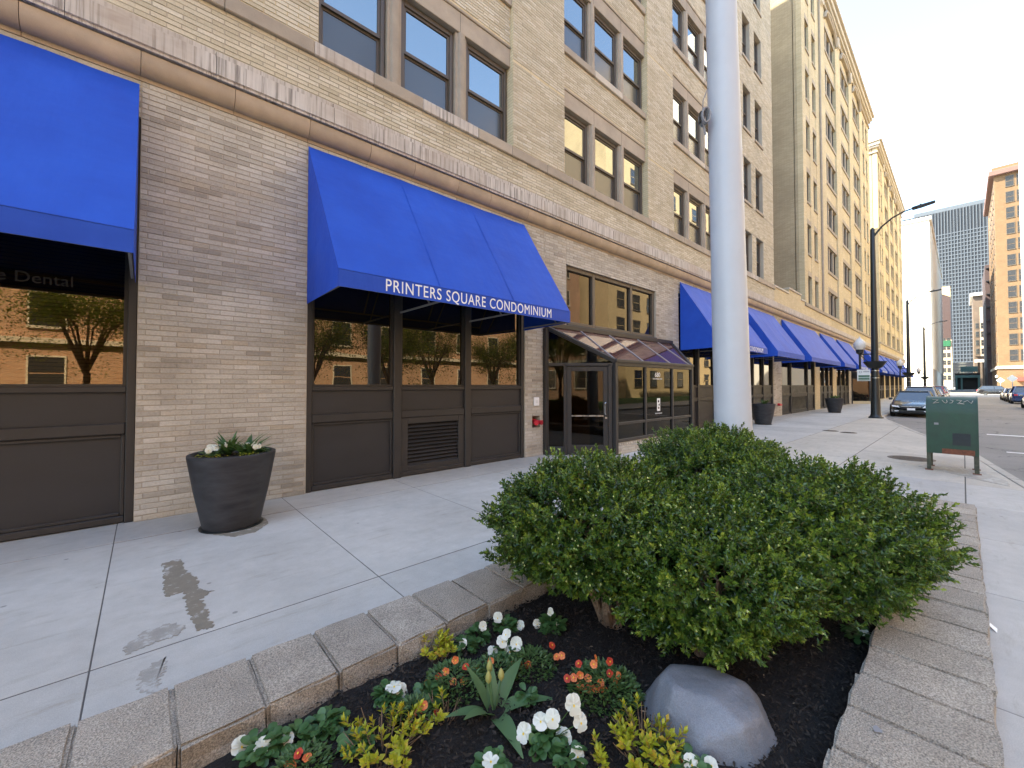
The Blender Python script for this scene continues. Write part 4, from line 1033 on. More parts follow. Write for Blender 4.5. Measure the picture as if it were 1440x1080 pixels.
def rosette(pl_, n, r_, hgt, L, seed, mat='pansy_leaf', spread=1.0):
    q = random.Random(seed)
    for i_ in range(n):
        a_ = q.uniform(0, 6.283); rr = r_ * math.sqrt(q.random()); o_ = pl_.b + Vector((math.cos(a_) * rr * .6, math.sin(a_) * rr * .6, hgt * q.uniform(.15, .9) * (1 - .4 * rr / r_)))
        d = Vector((math.cos(a_) * spread, math.sin(a_) * spread, q.uniform(-.1, .7))) + Vector((q.gauss(0, .3), q.gauss(0, .3), 0)); l = L * q.uniform(.7, 1.2)
        pl_.add('leaves', mat, petal_leaf(o_, d, Vector((q.gauss(0, .2), q.gauss(0, .2), 1)), l, l * .80, 4, .25, True))
def pansy(u, v, n, r_, flowers, label, seed, size=.058):
    b = gp(u, v); p = Plant('pansy', label, 'flower', b, 'white pansies in the planter')
    rosette(p, int(n * 2.3), r_ * 1.2, .085, .040, seed)
    for fu, fv in flowers:
        c = at_dist(fu, fv, b); c.z = max(c.z, b.z + .035)
        pansy_flower(p, c, size * rnd.uniform(.9, 1.15), (CAMV - c).normalized() + Vector((rnd.gauss(0, .35), rnd.gauss(0, .35), rnd.gauss(.1, .2))))
        p.add('stems', 'small_leaf', (lambda m_: (m_.v, m_.f))(MB().tube([b, (b + c) / 2 + Vector((0, 0, .01)), c - Vector((0, 0, .004))], .0018, 4)))
    p.done()
pansy(368, 1062, 34, .075, [(369, 1058), (338, 1078)], 'white pansy with large bloom nearest the corner of the planter blocks', 1, .068)
pansy(458, 1030, 40, .08, [], 'leafy green pansy without blooms beside the planter blocks', 2)
pansy(545, 985, 30, .06, [(554, 966), (563, 988)], 'white pansy with one big upright bloom beside the lime sprigs', 3, .066)
pansy(603, 988, 30, .065, [], 'bloomless pansy leaves beside the small orange flowers', 4)
pansy(672, 900, 30, .07, [(679, 880)], 'white pansy with single bloom against the inner block face', 5, .05)
pansy(712, 888, 26, .06, [(732, 879), (700, 868)], 'white pansy with two small blooms under the shrub edge', 6, .052)
pansy(712, 925, 20, .06, [(706, 902), (717, 916), (726, 905), (712, 892), (693, 919)], 'white pansy with a tight bunch of blooms above the tulip', 7, .056)
pansy(775, 885, 44, .09, [(774, 860), (755, 877), (786, 888)], 'white pansy half hidden under the gnarled shrub trunk', 8, .046)
pansy(768, 1050, 46, .085, [(737, 1030), (777, 1010), (792, 1040), (806, 990), (816, 1015), (760, 1014)], 'large white pansy clump with six blooms beside the boulder', 9, .062)
pansy(742, 990, 9, .035, [], 'tiny pansy seedling with a few round leaves on bare mulch', 10)
pansy(690, 1090, 22, .06, [(690, 1071)], 'lone white pansy bloom on bare mulch near the tulip', 12, .06)
pansy(975, 1092, 22, .06, [(972, 1074), (1000, 1076)], 'white pansy blooming in front of the boulder foot', 13, .055)
pansy(1208, 898, 26, .07, [(1216, 893)], 'white pansy tucked under the shrub beside the mailbox side blocks', 14, .04)
pansy(500, 1060, 26, .06, [], 'bloomless pansy leaves tucked under the lime sprigs', 15)
pansy(800, 1075, 20, .05, [(812, 1066)], 'white pansy with one low bloom beside the big clump', 16, .05)
pansy(655, 915, 22, .055, [(651, 905)], 'white pansy with one bloom between lime sprigs and blocks', 17, .045)
pansy(415, 1050, 20, .05, [(405, 1040)], 'white pansy with small bloom close to the planter blocks', 18, .045)
def mound(u, v, r_, hgt, n, flowers, label, seed, extra=0):
    b = gp(u, v); p = Plant('orange_bedding_plant', label, 'flower', b, 'orange bedding flowers in the planter'); q = random.Random(seed)
    m_ = int(n * 1.9); P = []; Dd = []
    for i_ in range(m_):
        a_ = q.uniform(0, 6.283); rr = r_ * math.sqrt(q.random()); h = hgt * (1 - (rr / r_) ** 2 * .7) * q.uniform(.3, 1)
        P.append((b.x + math.cos(a_) * rr, b.y + math.sin(a_) * rr, b.z + h)); Dd.append((math.cos(a_) + q.gauss(0, .6), math.sin(a_) + q.gauss(0, .6), q.uniform(-.1, .9)))
    L_ = np.array([q.uniform(.018, .032) for _ in P]); V, F, _ = leaves(np.array(P), np.array(Dd), np.array([[q.gauss(0, .3), q.gauss(0, .3), 1] for _ in P]), L_, L_ * .42, .15)
    leaf_obj('leaves', V, F, 'small_leaf', p.t, None, 'stuff')
    for fu, fv in flowers:
        c = at_dist(fu, fv, b); c.z = max(c.z, b.z + .02)
        if (c - b).length > .45: continue
        f = (CAMV - c).normalized() + Vector((q.gauss(0, .5), q.gauss(0, .5), q.gauss(.1, .3))); f.normalize(); s_ = f.cross(Vector((0, 0, 1))).normalized(); up = s_.cross(f); fm = MB()
        for a_ in range(0, 360, 72):
            d = s_ * math.cos(R(a_)) + up * math.sin(R(a_)) + f * .35; fm.add(*petal_leaf(c, d, f, .018, .025, 3, .25, True))
        fm.build('flower', 'red_petal' if q.random() < .25 else 'orange_petal', p.t, smooth=True)
        MB().add(*petal_leaf(c + f * .007 + up * .004, -up, f, .008, .008, 2, 0)).build('flower_centre', 'yellow_centre', p.t)
mound(640, 965, .15, .09, 420, [(627, 944), (655, 938), (637, 983), (617, 952), (600, 968), (640, 928), (652, 958)], 'orange flowers on loose stems beside the tulip and lime sprigs', 1)
mound(745, 940, .13, .08, 330, [(720, 939), (731, 939), (742, 938), (743, 945), (783, 924), (790, 922), (776, 908)], 'orange flowers in a thin drift behind the tulip', 2)
mound(850, 975, .17, .11, 760, [(837, 926), (857, 930), (814, 934), (835, 934), (807, 953), (816, 949), (827, 954), (798, 954), (816, 964), (845, 960), (835, 972), (840, 978), (818, 980), (834, 986), (850, 983), (866, 960), (869, 950), (890, 970), (828, 1004), (858, 947), (848, 1004), (868, 1004)], 'dense orange flower mound next to the boulder', 3)
mound(425, 1085, .10, .07, 240, [(410, 1077), (432, 1066), (420, 1060), (402, 1079)], 'small orange flowers between white pansies close to the blocks', 4)
mound(940, 1080, .10, .08, 260, [(955, 1065), (938, 1077), (925, 1082)], 'reddish flowers in the gap at the foot of the boulder', 5)
def sprigs(u, v, label, seed, n, r_, hgt, bare=0):
    b = gp(u, v); p = Plant('spirea_shrub', label, 'plant', b, 'lime leaved small shrubs'); q = random.Random(seed); P, Dd, Nn, L_ = [], [], [], []; st = MB()
    for i_ in range(n + bare):
        a_ = q.uniform(0, 6.283); rr = r_ * math.sqrt(q.random()); tp = b + Vector((math.cos(a_) * rr, math.sin(a_) * rr, hgt * q.uniform(.45, 1))); bs = b + Vector((math.cos(a_) * rr * .35, math.sin(a_) * rr * .35, -.01))
        st.tube([bs, (bs + tp) / 2 + Vector((q.gauss(0, .008), q.gauss(0, .008), 0)), tp], [.0028, .0022, .0012], 5)
        if i_ >= n: continue
        ax = (tp - bs).normalized()
        for k_ in range(9):
            aa = k_ * 2.4; s_ = Vector((math.cos(aa), math.sin(aa), 0)); h = k_ / 8
            P.append(tp - ax * .035 * (1 - h)); Dd.append(s_ * (1.1 - .6 * h) + ax * (.3 + .6 * h)); Nn.append(ax - s_ * .3); L_.append(q.uniform(.026, .040) * (1.1 - .35 * h))
    st.build('stems', 'bark', p.t)['kind'] = 'stuff'
    L_ = np.array(L_); V, F, _ = leaves(np.array([list(x_) for x_ in P]), np.array([list(x_) for x_ in Dd]), np.array([list(x_) for x_ in Nn]), L_, L_ * .55, .15)
    leaf_obj('leaves', V, F, 'lime_leaf', p.t, None, 'stuff')
sprigs(617, 925, 'lime green sprig plant by the inner block face', 1, 26, .10, .10)
sprigs(540, 1062, 'yellow leaved shrub sprouting from cut twigs near white pansies', 2, 40, .18, .12, 22)
sprigs(905, 1062, 'yellow leaved shrub on brown cut twigs beside the boulder', 3, 40, .16, .12, 30)
sprigs(850, 1078, 'small yellow sprig beside the white pansy clump', 4, 6, .06, .08, 4)
sprigs(625, 1010, 'few yellow shoots among cut brown stems beside the tulip', 5, 4, .10, .09, 22)
mound(700, 950, .14, .07, 300, [(690, 930), (672, 945)], 'sparse orange flowers round the back of the tulip', 6)
mound(580, 1010, .10, .07, 240, [(588, 1003), (614, 1010), (596, 992)], 'orange flowers between pansy leaves and lime sprigs', 7)
# tulip
b = gp(694, 1003); tu = Plant('tulip', 'grey green tulip plant with closed buds and broad leaves', 'flower', b)
for a_, L, W, cu, el in ((200, .26, .07, .5, 1.2), (20, .27, .075, .75, .9), (330, .26, .075, .9, .65), (120, .24, .06, .25, 2.2), (255, .24, .08, .9, .7), (60, .22, .055, .2, 2.6), (170, .23, .065, .6, .9)):
    d = Vector((math.cos(R(a_)), math.sin(R(a_)), el)); MB().add(*petal_leaf(b + Vector((math.cos(R(a_)) * .012, math.sin(R(a_)) * .012, -.01)), d, Vector((-math.cos(R(a_)), -math.sin(R(a_)), .6)) if el > 1.5 else Vector((0, 0, 1)), L, W, 9, cu * .6)).build('leaf', 'tulip_leaf', tu.t, smooth=True)
for dx, dy, h in ((.0, .03, .17), (.02, -.03, .155), (-.03, .0, .15)):
    e = b + Vector((dx, dy, h)); MB().tube([b, e], .004, 6).build('stem', 'tulip_leaf', tu.t)
    MB().lathe([(.004, 0), (.013, .012), (.015, .026), (.010, .044), (.002, .056)], e, 10).build('bud', 'tulip_bud', tu.t, smooth=True)
# bird lime on a block
c = on_ground(1234, 1025, .256); MB().slab([(c.x + math.cos(t) * .018 * (1 + .4 * math.sin(3 * t)), c.y + math.sin(t) * .015, .252) for t in [q * .45 for q in range(14)]], (0, 0, .003)).build('bird_dropping', 'cable_grey', plt)

# ================================================================== flower pots
def pot(cx, cy, h, rt_, rb, label, n_pl, seed):
    t = thing('flower_pot', label, 'planter', (cx, cy, 0), 'black tapered flower pots along the facade')
    rl = rt_ - .045
    MB().lathe([(rb * .97, .004), (rb, .03), (rb + (rt_ - rb) * .5 + .008, h * .5), (rt_ - .003, h - .05), (rt_, h - .035), (rt_, h - .008), (rt_ - .012, h), (rl + .008, h), (rl, h - .01), (rl - .02, h - .10)], (cx, cy, 0), 48, capt=False).build('shell', 'pot_black', t, smooth=True)
    MB().lathe([(rl - .005, h - .085), (rl - .1, h - .05), (.01, h - .035)], (cx, cy, 0), 24, capb=False).build('soil', 'mulch_soil', t)
    MB().lathe([(rb + .03, .003), (rb + .03, .012), (rb * .9, .012)], (cx, cy, 0), 40).build('foot', 'lamp_black', t)
    q = random.Random(seed)
    def spot(r_=1.): a_ = q.uniform(0, 6.283); s_ = math.sqrt(q.random()) * (rl - .07) * r_; return Vector((cx + math.cos(a_) * s_, cy + math.sin(a_) * s_, h - .05))
    for k_ in range(n_pl):
        p = Plant('tulip', 'cluster of leafy tulip shoots growing in the ' + ('pot by the pier' if n_pl > 4 else 'distant pot'), 'flower', spot(.55) + Vector((.05, 0, 0)), 'tulip shoots in pots')
        for j in range(9):
            a_ = q.uniform(0, 6.283); el = q.uniform(.8, 2.6); L = q.uniform(.22, .34)
            p.add('leaves', 'pansy_leaf', petal_leaf(p.b, Vector((math.cos(a_), math.sin(a_), el)), Vector((-math.cos(a_), -math.sin(a_), .8)), L, .042, 5, .3))
        p.done()
    if n_pl > 4:
        for k_, (mat, nl) in enumerate((('pansy_leaf', 16),) * 14):
            p = Plant('pansy', 'low white pansy filling the flower pot by the pier', 'flower', spot() + Vector((.0, -.03, .03)), 'pansies in the pot')
            for j in range(nl):
                a_ = q.uniform(0, 6.283); o_ = p.b + Vector((q.gauss(0, .03), q.gauss(0, .03), q.uniform(0, .05))); p.add('leaves', mat, petal_leaf(o_, Vector((math.cos(a_), math.sin(a_), .4)), Vector((0, 0, 1)), .075, .05, 4, .2, True))
            if k_ < 7:
                for e in range(2): pansy_flower(p, p.b + Vector((q.gauss(0, .03), q.gauss(0, .03), .085)), .062, CAMV - p.b + Vector((q.gauss(0, 1), q.gauss(0, 1), 0)))
            p.done()
        for k_, (dx, dy) in enumerate(((-.28, -.12), (.1, -.30), (-.2, -.22))):
            p = Plant('creeping_jenny', 'lime green trailing plant at the rim of the pot by the pier', 'plant', (cx + dx, cy + dy, h - .03), 'lime trailers in the pot')
            for j in range(40): 
                a_ = q.uniform(0, 6.283); p.add('leaves', 'lime_leaf', petal_leaf(p.b + Vector((q.gauss(0, .05), q.gauss(0, .03), q.uniform(0, .04))), Vector((math.cos(a_), math.sin(a_), .4)), Vector((0, 0, 1)), .026, .02, 2, .2))
            p.done()
pot(.80, 5.84, .86, .44, .29, 'black tapered flower pot standing against the brick pier by two awnings', 7, 1)
pot(19.55, 5.72, .88, .46, .30, 'black tapered flower pot partly hidden behind the white pole', 4, 2)
pot(31.1, 5.25, .88, .46, .30, 'black tapered flower pot standing free before the extra wide awning', 4, 3)
# ================================================================== white pole in the planter
pb = Vector((5.16, 1.81, .10)); lean = -_rt * .017
wp = thing('light_pole', 'thick white painted tapered pole rising behind the shrubs', 'pole', pb)
hs = [0, .02, .5, 2, 4, 6, 8, 10, 12]
MB().tube([pb + (Vector((0, 0, 1)) + lean) * h for h in hs], [.205 - .0062 * h for h in hs], 40).build('shaft', 'pole_white', wp, smooth=True)
MB().lathe([(.27, 0), (.27, .03), (.23, .05), (.215, .12)], pb, 32).build('base_collar', 'pole_white', wp)
br = at_dist(993, 165, pb); side = -_rt
cb = MB()
for k_ in range(4):
    c = br + fwd * (.03 * k_ - .05); cb.tube([c + _up * .085 * math.cos(t) + side * (.02 + .045 * math.sin(t)) for t in [q * math.pi / 8 for q in range(17)]], .011, 6)
cb.tube([br + _up * .34 - side * .02, br + _up * .2 + side * .035, br + _up * .08 + side * .04], .006, 5); cb.tube([br - _up * .07 + side * .03, br - _up * .2 + side * .01], .013, 6)
cb.build('cable_coil', 'cable_grey', wp)['kind'] = 'stuff'
MB().obox(br + side * .05 - _up * .06, br + side * .05 + _up * .06, .05, .05).build('bracket', 'lamp_black', wp)
MB().lathe([(.05, 0), (.06, .02), (.02, .03)], pb + Vector((0, 0, 11.95)), 12).build('cap', 'pole_white', wp)

# ================================================================== green relay mailbox
mx0, mx1, my0, my1 = 11.42, 12.12, -.18, .50
mb_ = thing('mailbox', 'dark green relay mailbox with scratched graffiti, black patch and rust', 'mailbox', ((mx0 + mx1) / 2, .16, 0))
ztop_, zs, zb_ = 1.43, 1.10, .34
rx = (mx1 - mx0) / 2
prof = [(mx0, zb_), (mx0, zs)] + [(mx0 + rx - rx * math.cos(t * math.pi / 16), zs + (ztop_ - zs) * math.sin(t * math.pi / 16)) for t in range(1, 16)] + [(mx1, zs), (mx1, zb_)]
MB().slab([(x, my0 + .015, z) for x, z in prof], (0, my1 - my0 - .03, 0)).build('body', 'mail_green', mb_, smooth=True, bevel=.004)
for y in (my0, my1 - .02):
    big = [((x - mx0 - rx) * 1.03 + mx0 + rx, zb_ + (z - zb_) * 1.012) for x, z in prof]
    MB().slab([(x, y, z) for x, z in big], (0, .02, 0)).build('end_flange', 'mail_green', mb_, smooth=True)
for x in (mx0 + .01, mx1 - .07):
    for y in (my0, my1 - .06):
        lg_ = MB().slab([(x, y, 0), (x + .06, y, 0), (x + .06, y + .012, 0), (x + .012, y + .012, 0), (x + .012, y + .06, 0), (x, y + .06, 0)], (0, 0, zb_ + .05)).build('leg', 'rust_green', mb_)
        MB().box(x - .025, x + .085, y - .025, y + .085, .003, .015).build('foot_plate', 'rust', mb_)
MB().box(mx0 - .004, mx0, my0 + .05, my1 - .21, zb_ + .0, zb_ + .10).build('rust_strip', 'rust', mb_)
MB().box(mx0 - .006, mx0, my0 + .10, my0 + .33, .515, .745).build('painted_patch', 'mail_patch', mb_)
MB().box(mx0 - .008, mx0, my1 - .17, my1 - .11, .89, .93).build('sticker_scrap', 'cable_grey', mb_)
gr = MB()
def dome(yy, t):  # a point on the curved top, t = 0 front edge .. 1 crown
    a = t * math.pi / 2; t = t * .62 + .02; a = t * math.pi / 2; return Vector((mx0 + rx - rx * 1.01 * math.cos(a) - .003, yy, zs + (ztop_ - zs) * 1.005 * math.sin(a) + .003))
for st_ in ([(.41, .95), (.33, .93), (.40, .62), (.32, .70)], [(.28, .9), (.25, .7), (.23, .65), (.21, .75), (.22, .92)], [(.17, .93), (.13, .85), (.15, .68), (.18, .66)], [(.09, .92), (.02, .88), (.06, .70), (-.01, .62), (.08, .64)], [(.0, .75), (-.05, .9), (-.10, .66), (-.12, .9)]):
    pts = []
    for (a, b), (c, d_) in zip(st_, st_[1:]): pts += [dome(a + (c - a) * q / 4, b + (d_ - b) * q / 4) for q in range(4)]
    pts.append(dome(*st_[-1])); gr.tube(pts, .004, 4)
gr.build('graffiti', 'limestone_pale', mb_)['kind'] = 'stuff'
patch('damp_patch', [(1290, 655), (1330, 664), (1380, 676), (1420, 684), (1415, 676), (1375, 662), (1310, 651)], 'damp_faint', 'rusty stain on concrete round the feet of the mailbox', 8, .02)

# ================================================================== street lamps
def lamp(x, y, label, sign):
    t = thing('street_lamp', label, 'street lamp', (x, y, 0), 'black street lamps along the kerb')
    MB().lathe([(.30, 0), (.30, .05), (.24, .09), (.20, .20), (.185, .9), (.165, 1.1), (.15, 3), (.125, 6), (.095, 9.6), (.03, 9.7)], (x, y, 0), 16).build('post', 'lamp_black', t, smooth=True)
    arm = [Vector((x, y - .05, 9.25)), Vector((x, y - .35, 9.65)), Vector((x, y - .75, 9.98)), Vector((x, y - 1.15, 10.16)), Vector((x, y - 1.5, 10.22))]
    MB().tube(arm, [.05, .045, .04, .035, .035], 8).build('arm', 'lamp_black', t, smooth=True)
    hd = MB().slab([(x - .16, y - 1.45, 10.16), (x - .18, y - 1.75, 10.17), (x - .12, y - 2.25, 10.25), (x + .12, y - 2.25, 10.25), (x + .18, y - 1.75, 10.17), (x + .16, y - 1.45, 10.16)], (0, 0, .10)).build('lamp_head', 'lamp_black', t, bevel=.03)
    MB().lathe([(.035, 0), (.035, .09)], (x, y - 1.75, 10.27), 8).build('photocell', 'lamp_black', hd)
    MB().obox((x, y, 3.25), (x, y + .62, 3.25), .05, .06).build('side_bracket', 'lamp_black', t)
    MB().tube([(x, y + .1, 2.7), (x, y + .35, 2.95), (x, y + .55, 3.22)], .018, 6).build('bracket_scroll', 'lamp_black', t)
    MB().lathe([(.05, -.95), (.05, .12), (.15, .2), (.17, .38)], (x, y + .58, 3.12), 14).build('globe_holder', 'lamp_black', t, smooth=True)
    MB().lathe([(.17, 0), (.25, .14), (.26, .30), (.22, .40), (.12, .52), (.05, .58), (.03, .66), (.005, .69)], (x, y + .58, 3.50), 18).build('acorn_globe', 'lamp_globe', t, smooth=True)
    MB().lathe([(.17, 2.50), (.30, 2.58), (.44, 2.80), (.48, 2.86), (.46, 2.86), (.18, 2.70)], (x, y, 0), 20, capt=False).build('flower_bowl', 'lamp_black', t, smooth=True)
    for z in (2.02, 2.38): MB().lathe([(.165, z), (.165, z + .025)], (x, y, 0), 16).build('sign_band', 'steel', t)
    if sign:
        s_ = thing('bus_stop_sign', 'white and green sign strapped to the lamp post near the second entrance', 'sign', (x - .1, y + .2, 1.85))
        MB().box(x - .175, x - .165, y + .165, y + .68, 1.88, 2.46).build('sign_plate', 'sign_white', s_, bevel=.004)
        for z0, z1 in ((2.08, 2.17), (1.98, 2.05), (1.91, 1.96)): MB().box(x - .179, x - .175, y + .19, y + .63, z0, z1).build('green_band', 'sign_green', s_)
        MB().lathe([(.06, 0), (.06, .004), (.04, .004), (.04, 0)], wloc(s_), 20, capb=False, capt=False).build('sign_emblem', 'cable_grey', s_); o_ = COL.objects[-1]; o_.rotation_euler.y = R(-90); o_.location = Vector((x - .178, y + .54, 2.34)) - wloc(s_)
        MB().box(x - .178, x - .175, y + .20, y + .44, 2.33, 2.37).build('sign_print', 'cable_grey', s_)
lamp(27.5, 2.98, 'black street lamp with strapped sign at the corner of the bumped out kerb', True)
lamp(53.2, 3.4, 'black street lamp beside the parked cars, past the second entrance', False)
lamp(79.5, 3.5, 'black street lamp beyond the last of the blue awnings', False)
lamp(150.5, -6.0, 'distant black street lamp at the corner of the tan brick high rise', False)
def road_sign(x, y, label):
    t = thing('road_sign', label, 'sign', (x, y, 0)); MB().tube([(x, y, 0), (x, y, 3.2)], .05, 8).build('post', 'cable_grey', t)
    MB().slab([(x - .03, y, 2.2), (x - .03, y + .62, 2.8), (x - .03, y, 3.4), (x - .03, y - .62, 2.8)], (-.02, 0, 0)).build('diamond_plate', 'sign_white', t)
road_sign(105, -5.4, 'pale diamond road sign before the white high rise')
road_sign(141.5, -5.6, 'pale diamond road sign at the foot of the tan brick high rise')

# ================================================================== parked cars
def car(xf, yc, head, paint, label, grp='cars parked along the kerb', suv=False, detail=True, rotz=None):
    """xf, yc: middle of the front; head: +1 front towards -X, -1 front towards +X"""
    t = thing('parked_car', label, 'car', (xf, yc, -.13), grp)
    t.rotation_euler.z = (0 if head > 0 else math.pi) if rotz is None else rotz
    WLs = WL[t.name]; WL[t.name] = Vector((0, 0, 0))
    H = .26 if suv else 0; Lc = 4.75
    st_ = [(0, .60, .30, .52, .60), (.06, .74, .22, .60, .66), (.25, .84, .20, .66 + H * .4, .74 + H * .4), (.7, .89, .2, .75 + H * .5, .84 + H * .5), (1.3, .91, .2, .86 + H * .5, .94 + H * .5), (2.4, .92, .2, .90 + H * .5, .95 + H * .5), (3.6, .92, .2, .93 + H * .5, .97 + H * .5), (4.3, .89, .22, .94 + H * .5, 1.0 + H * .5), (4.64, .82, .26, .88 + H * .5, .95 + H * .5), (4.75, .72, .34, .70, .76 + H * .4)]
    B = MB(); ring = []
    for x, hw, zl, zbt, zt in st_:
        half = [(hw * .86, zl), (hw * .97, zl + .06), (hw, zl + .22), (hw * .995, zbt - .10), (hw * .95, zbt - .01), (hw * .80, zt - .02), (hw * .45, zt)]
        ring.append([(x, -a, z) for a, z in half] + [(x, a, z) for a, z in reversed(half)])
    n = len(ring[0]); V = [p for r_ in ring for p in r_]
    F = [(i * n + k, i * n + (k + 1) % n, (i + 1) * n + (k + 1) % n, (i + 1) * n + k) for i in range(len(ring) - 1) for k in range(n)] + [tuple(range(n)), tuple((len(ring) - 1) * n + k for k in range(n))]
    B.add(V, F).build('body', paint, t, smooth=True)
    zb0, zb1 = .92 + H * .5, 1.42 + H
    xr0, xr1, xe = (1.95, 3.25, 4.10) if not suv else (1.80, 4.1, 4.62)
    base = [(1.12, -.80, zb0 - .03), (xe, -.78, zb0 + .02), (xe, .78, zb0 + .02), (1.12, .80, zb0 - .03)]; roof = [(xr0, -.60, zb1), (xr1, -.58, zb1), (xr1, .58, zb1), (xr0, .60, zb1)]
    MB().add(base + roof, [(0, 1, 5, 4), (1, 2, 6, 5), (2, 3, 7, 6), (3, 0, 4, 7), (4, 5, 6, 7), (3, 2, 1, 0)]).build('cabin_glass', 'car_glass', t, bevel=.02)
    MB().slab([(xr0 - .06, -.61, zb1 - .01), (xr1 + .08, -.59, zb1 - .01), (xr1 + .08, .59, zb1 - .01), (xr0 - .06, .61, zb1 - .01)], (0, 0, .045)).build('roof', paint, t, bevel=.02)
    pil = MB()
    for s_ in (-1, 1):
        pil.obox((1.12, .805 * s_, zb0 - .02), (xr0, .61 * s_, zb1), .07, .05); pil.obox((xe, .785 * s_, zb0), (xr1, .59 * s_, zb1), .10, .05); pil.obox((2.62, .80 * s_, zb0), (2.66, .60 * s_, zb1), .06, .04)
    pil.build('pillars', paint, t)
    for x in (.92, 3.68):
        for s_ in (-1, 1):
            wb = Vector((x, .0, .33)); w_ = MB()
            prof_ = [(.20, .0), (.30, .0), (.335, .03), (.335, .17), (.30, .2), (.20, .2)]
            for q, (r_, d_) in enumerate(prof_):
                for k in range(20): a_ = k * math.pi / 10; w_.v.append((x + r_ * math.cos(a_), s_ * (.935 - d_), .335 + r_ * math.sin(a_)))
            for q in range(5):
                for k in range(20): w_.f.append((q * 20 + k, q * 20 + (k + 1) % 20, (q + 1) * 20 + (k + 1) % 20, (q + 1) * 20 + k))
            wo = w_.build('wheel', 'rubber', t, smooth=True)
            rim = MB(); rim.v = [(x + .2 * math.cos(k * math.pi / 10), s_ * .92, .335 + .2 * math.sin(k * math.pi / 10)) for k in range(20)] + [(x, s_ * .90, .335)]; rim.f = [(k, (k + 1) % 20, 20) for k in range(20)]
            rim.build('rim', 'steel', wo)
            ar = MB(); ar.v = [(x + .40 * math.cos(k * math.pi / 10), s_ * .922, max(.2, .335 + .40 * math.sin(k * math.pi / 10))) for k in range(20)]; ar.f = [tuple(range(20))]
            ar.build('wheel_arch', 'rubber', t)
    for s_ in (-1, 1):
        hz = .56 + H * .5
        MB().slab([(.0, .46 * s_, hz - .03), (.09, .78 * s_, hz + .02), (.22, .82 * s_, hz + .10), (.06, .52 * s_, hz + .07)], (-.03, 0, .01)).build('headlight', 'lamp_lens', t, bevel=.008)
        MB().box(-.012, .04, min(.50 * s_, .68 * s_), max(.50 * s_, .68 * s_), .31, .37).build('fog_light', 'lamp_lens', t, bevel=.008)
        MB().box(4.66, 4.79, min(.52 * s_, .76 * s_), max(.52 * s_, .76 * s_), .68 + H * .4, .84 + H * .4).build('tail_light', 'hydrant_red', t, bevel=.02)
        MB().box(1.22, 1.40, min(.86 * s_, 1.03 * s_), max(.86 * s_, 1.03 * s_), zb0 + .02, zb0 + .15).build('wing_mirror', paint, t, bevel=.03)
    MB().box(-.03, .06, -.44, .44, .47 + H * .4, .60 + H * .4).build('grille', 'rubber', t, bevel=.02)
    MB().box(-.036, .0, -.40, .40, .595 + H * .4, .612 + H * .4).build('grille_bar', 'chrome', t)
    MB().box(-.02, .06, -.56, .56, .25, .34).build('lower_intake', 'rubber', t, bevel=.02)
    MB().box(-.045, -.03, -.16, .16, .40, .52).build('number_plate', 'plate_white', t)
    MB().box(4.755, 4.775, -.16, .16, .55, .67).build('rear_plate', 'plate_white', t)
    MB().box(.5, 4.3, -.7, .7, .16, .22).build('underbody', 'rubber', t)
    WL[t.name] = WLs
car(31.6, 1.95, 1, 'paint_grey', 'dark grey sedan parked head on at the end of the kerb row')
car(37.2, 1.98, 1, 'paint_sand', 'taller sand coloured wagon parked right behind the grey sedan', suv=True)
car(43.0, 1.98, 1, 'paint_black', 'black sedan parked third behind the grey sedan')
car(48.9, 1.98, 1, 'paint_silver', 'silver sedan parked along the blue awnings')
car(54.6, 1.98, 1, 'paint_red', 'dark red wagon parked beside the second lamp post', suv=True)
car(60.5, 1.98, 1, 'paint_white', 'white sedan parked beyond the second lamp post')
car(66.5, 1.98, 1, 'paint_silver', 'silver wagon parked last in the row by the awnings', suv=True)
car(52.5, -4.0, -1, 'paint_sand', 'sand coloured sedan parked against the opposite kerb', 'cars parked across the street')
car(66.5, -4.0, -1, 'paint_blue', 'boxy blue wagon parked across the street', 'cars parked across the street', True)
car(73.5, -4.0, -1, 'paint_black', 'black sedan parked ahead of the blue wagon', 'cars parked across the street')
car(80.0, -4.0, -1, 'paint_white', 'white sedan parked ahead of the black one across the street', 'cars parked across the street')
car(118, -6.5, 1, 'paint_black', 'black wagon crossing on the sunlit side street', 'cars on the side street', True, rotz=R(90))

# ================================================================== buildings farther along
def y_at(u, X): r = ray(u, 542); return r.y / r.x * X
def z_at(u, v, X): r = ray(u, v); return CAMH + r.z / r.x * X
def block(name, label, x0, x1, y0, y1, h, mat, cat='building', **k):
    t = thing(name, label, cat, ((x0 + x1) / 2, (y0 + y1) / 2, 0)); MB().box(min(x0, x1), max(x0, x1), min(y0, y1), max(y0, y1), -.2, h).build('wall', mat, t); return t
def wins_x(t, X, ys, zs, w_, h, frame='window_frame', out=-1):
    """windows on a face of constant x"""
    fm = MB().box(-.12, .04, -w_ / 2 - .1, w_ / 2 + .1, -.15, 0).box(-.05, .04, -w_ / 2 - .08, -w_ / 2, 0, h).box(-.05, .04, w_ / 2, w_ / 2 + .08, 0, h).box(-.05, .04, -w_ / 2 - .08, w_ / 2 + .08, h, h + .1).mesh('frame', frame)
    gm = MB().box(-.02, .03, -w_ / 2, w_ / 2, 0, h * .49).box(-.02, .03, -w_ / 2, w_ / 2, h * .53, h).mesh('pane', 'far_glass')
    for y in ys:
        for z in zs: o_ = place('window', fm, t, (X, y, z)); place('pane', gm, o_, (X, y, z))
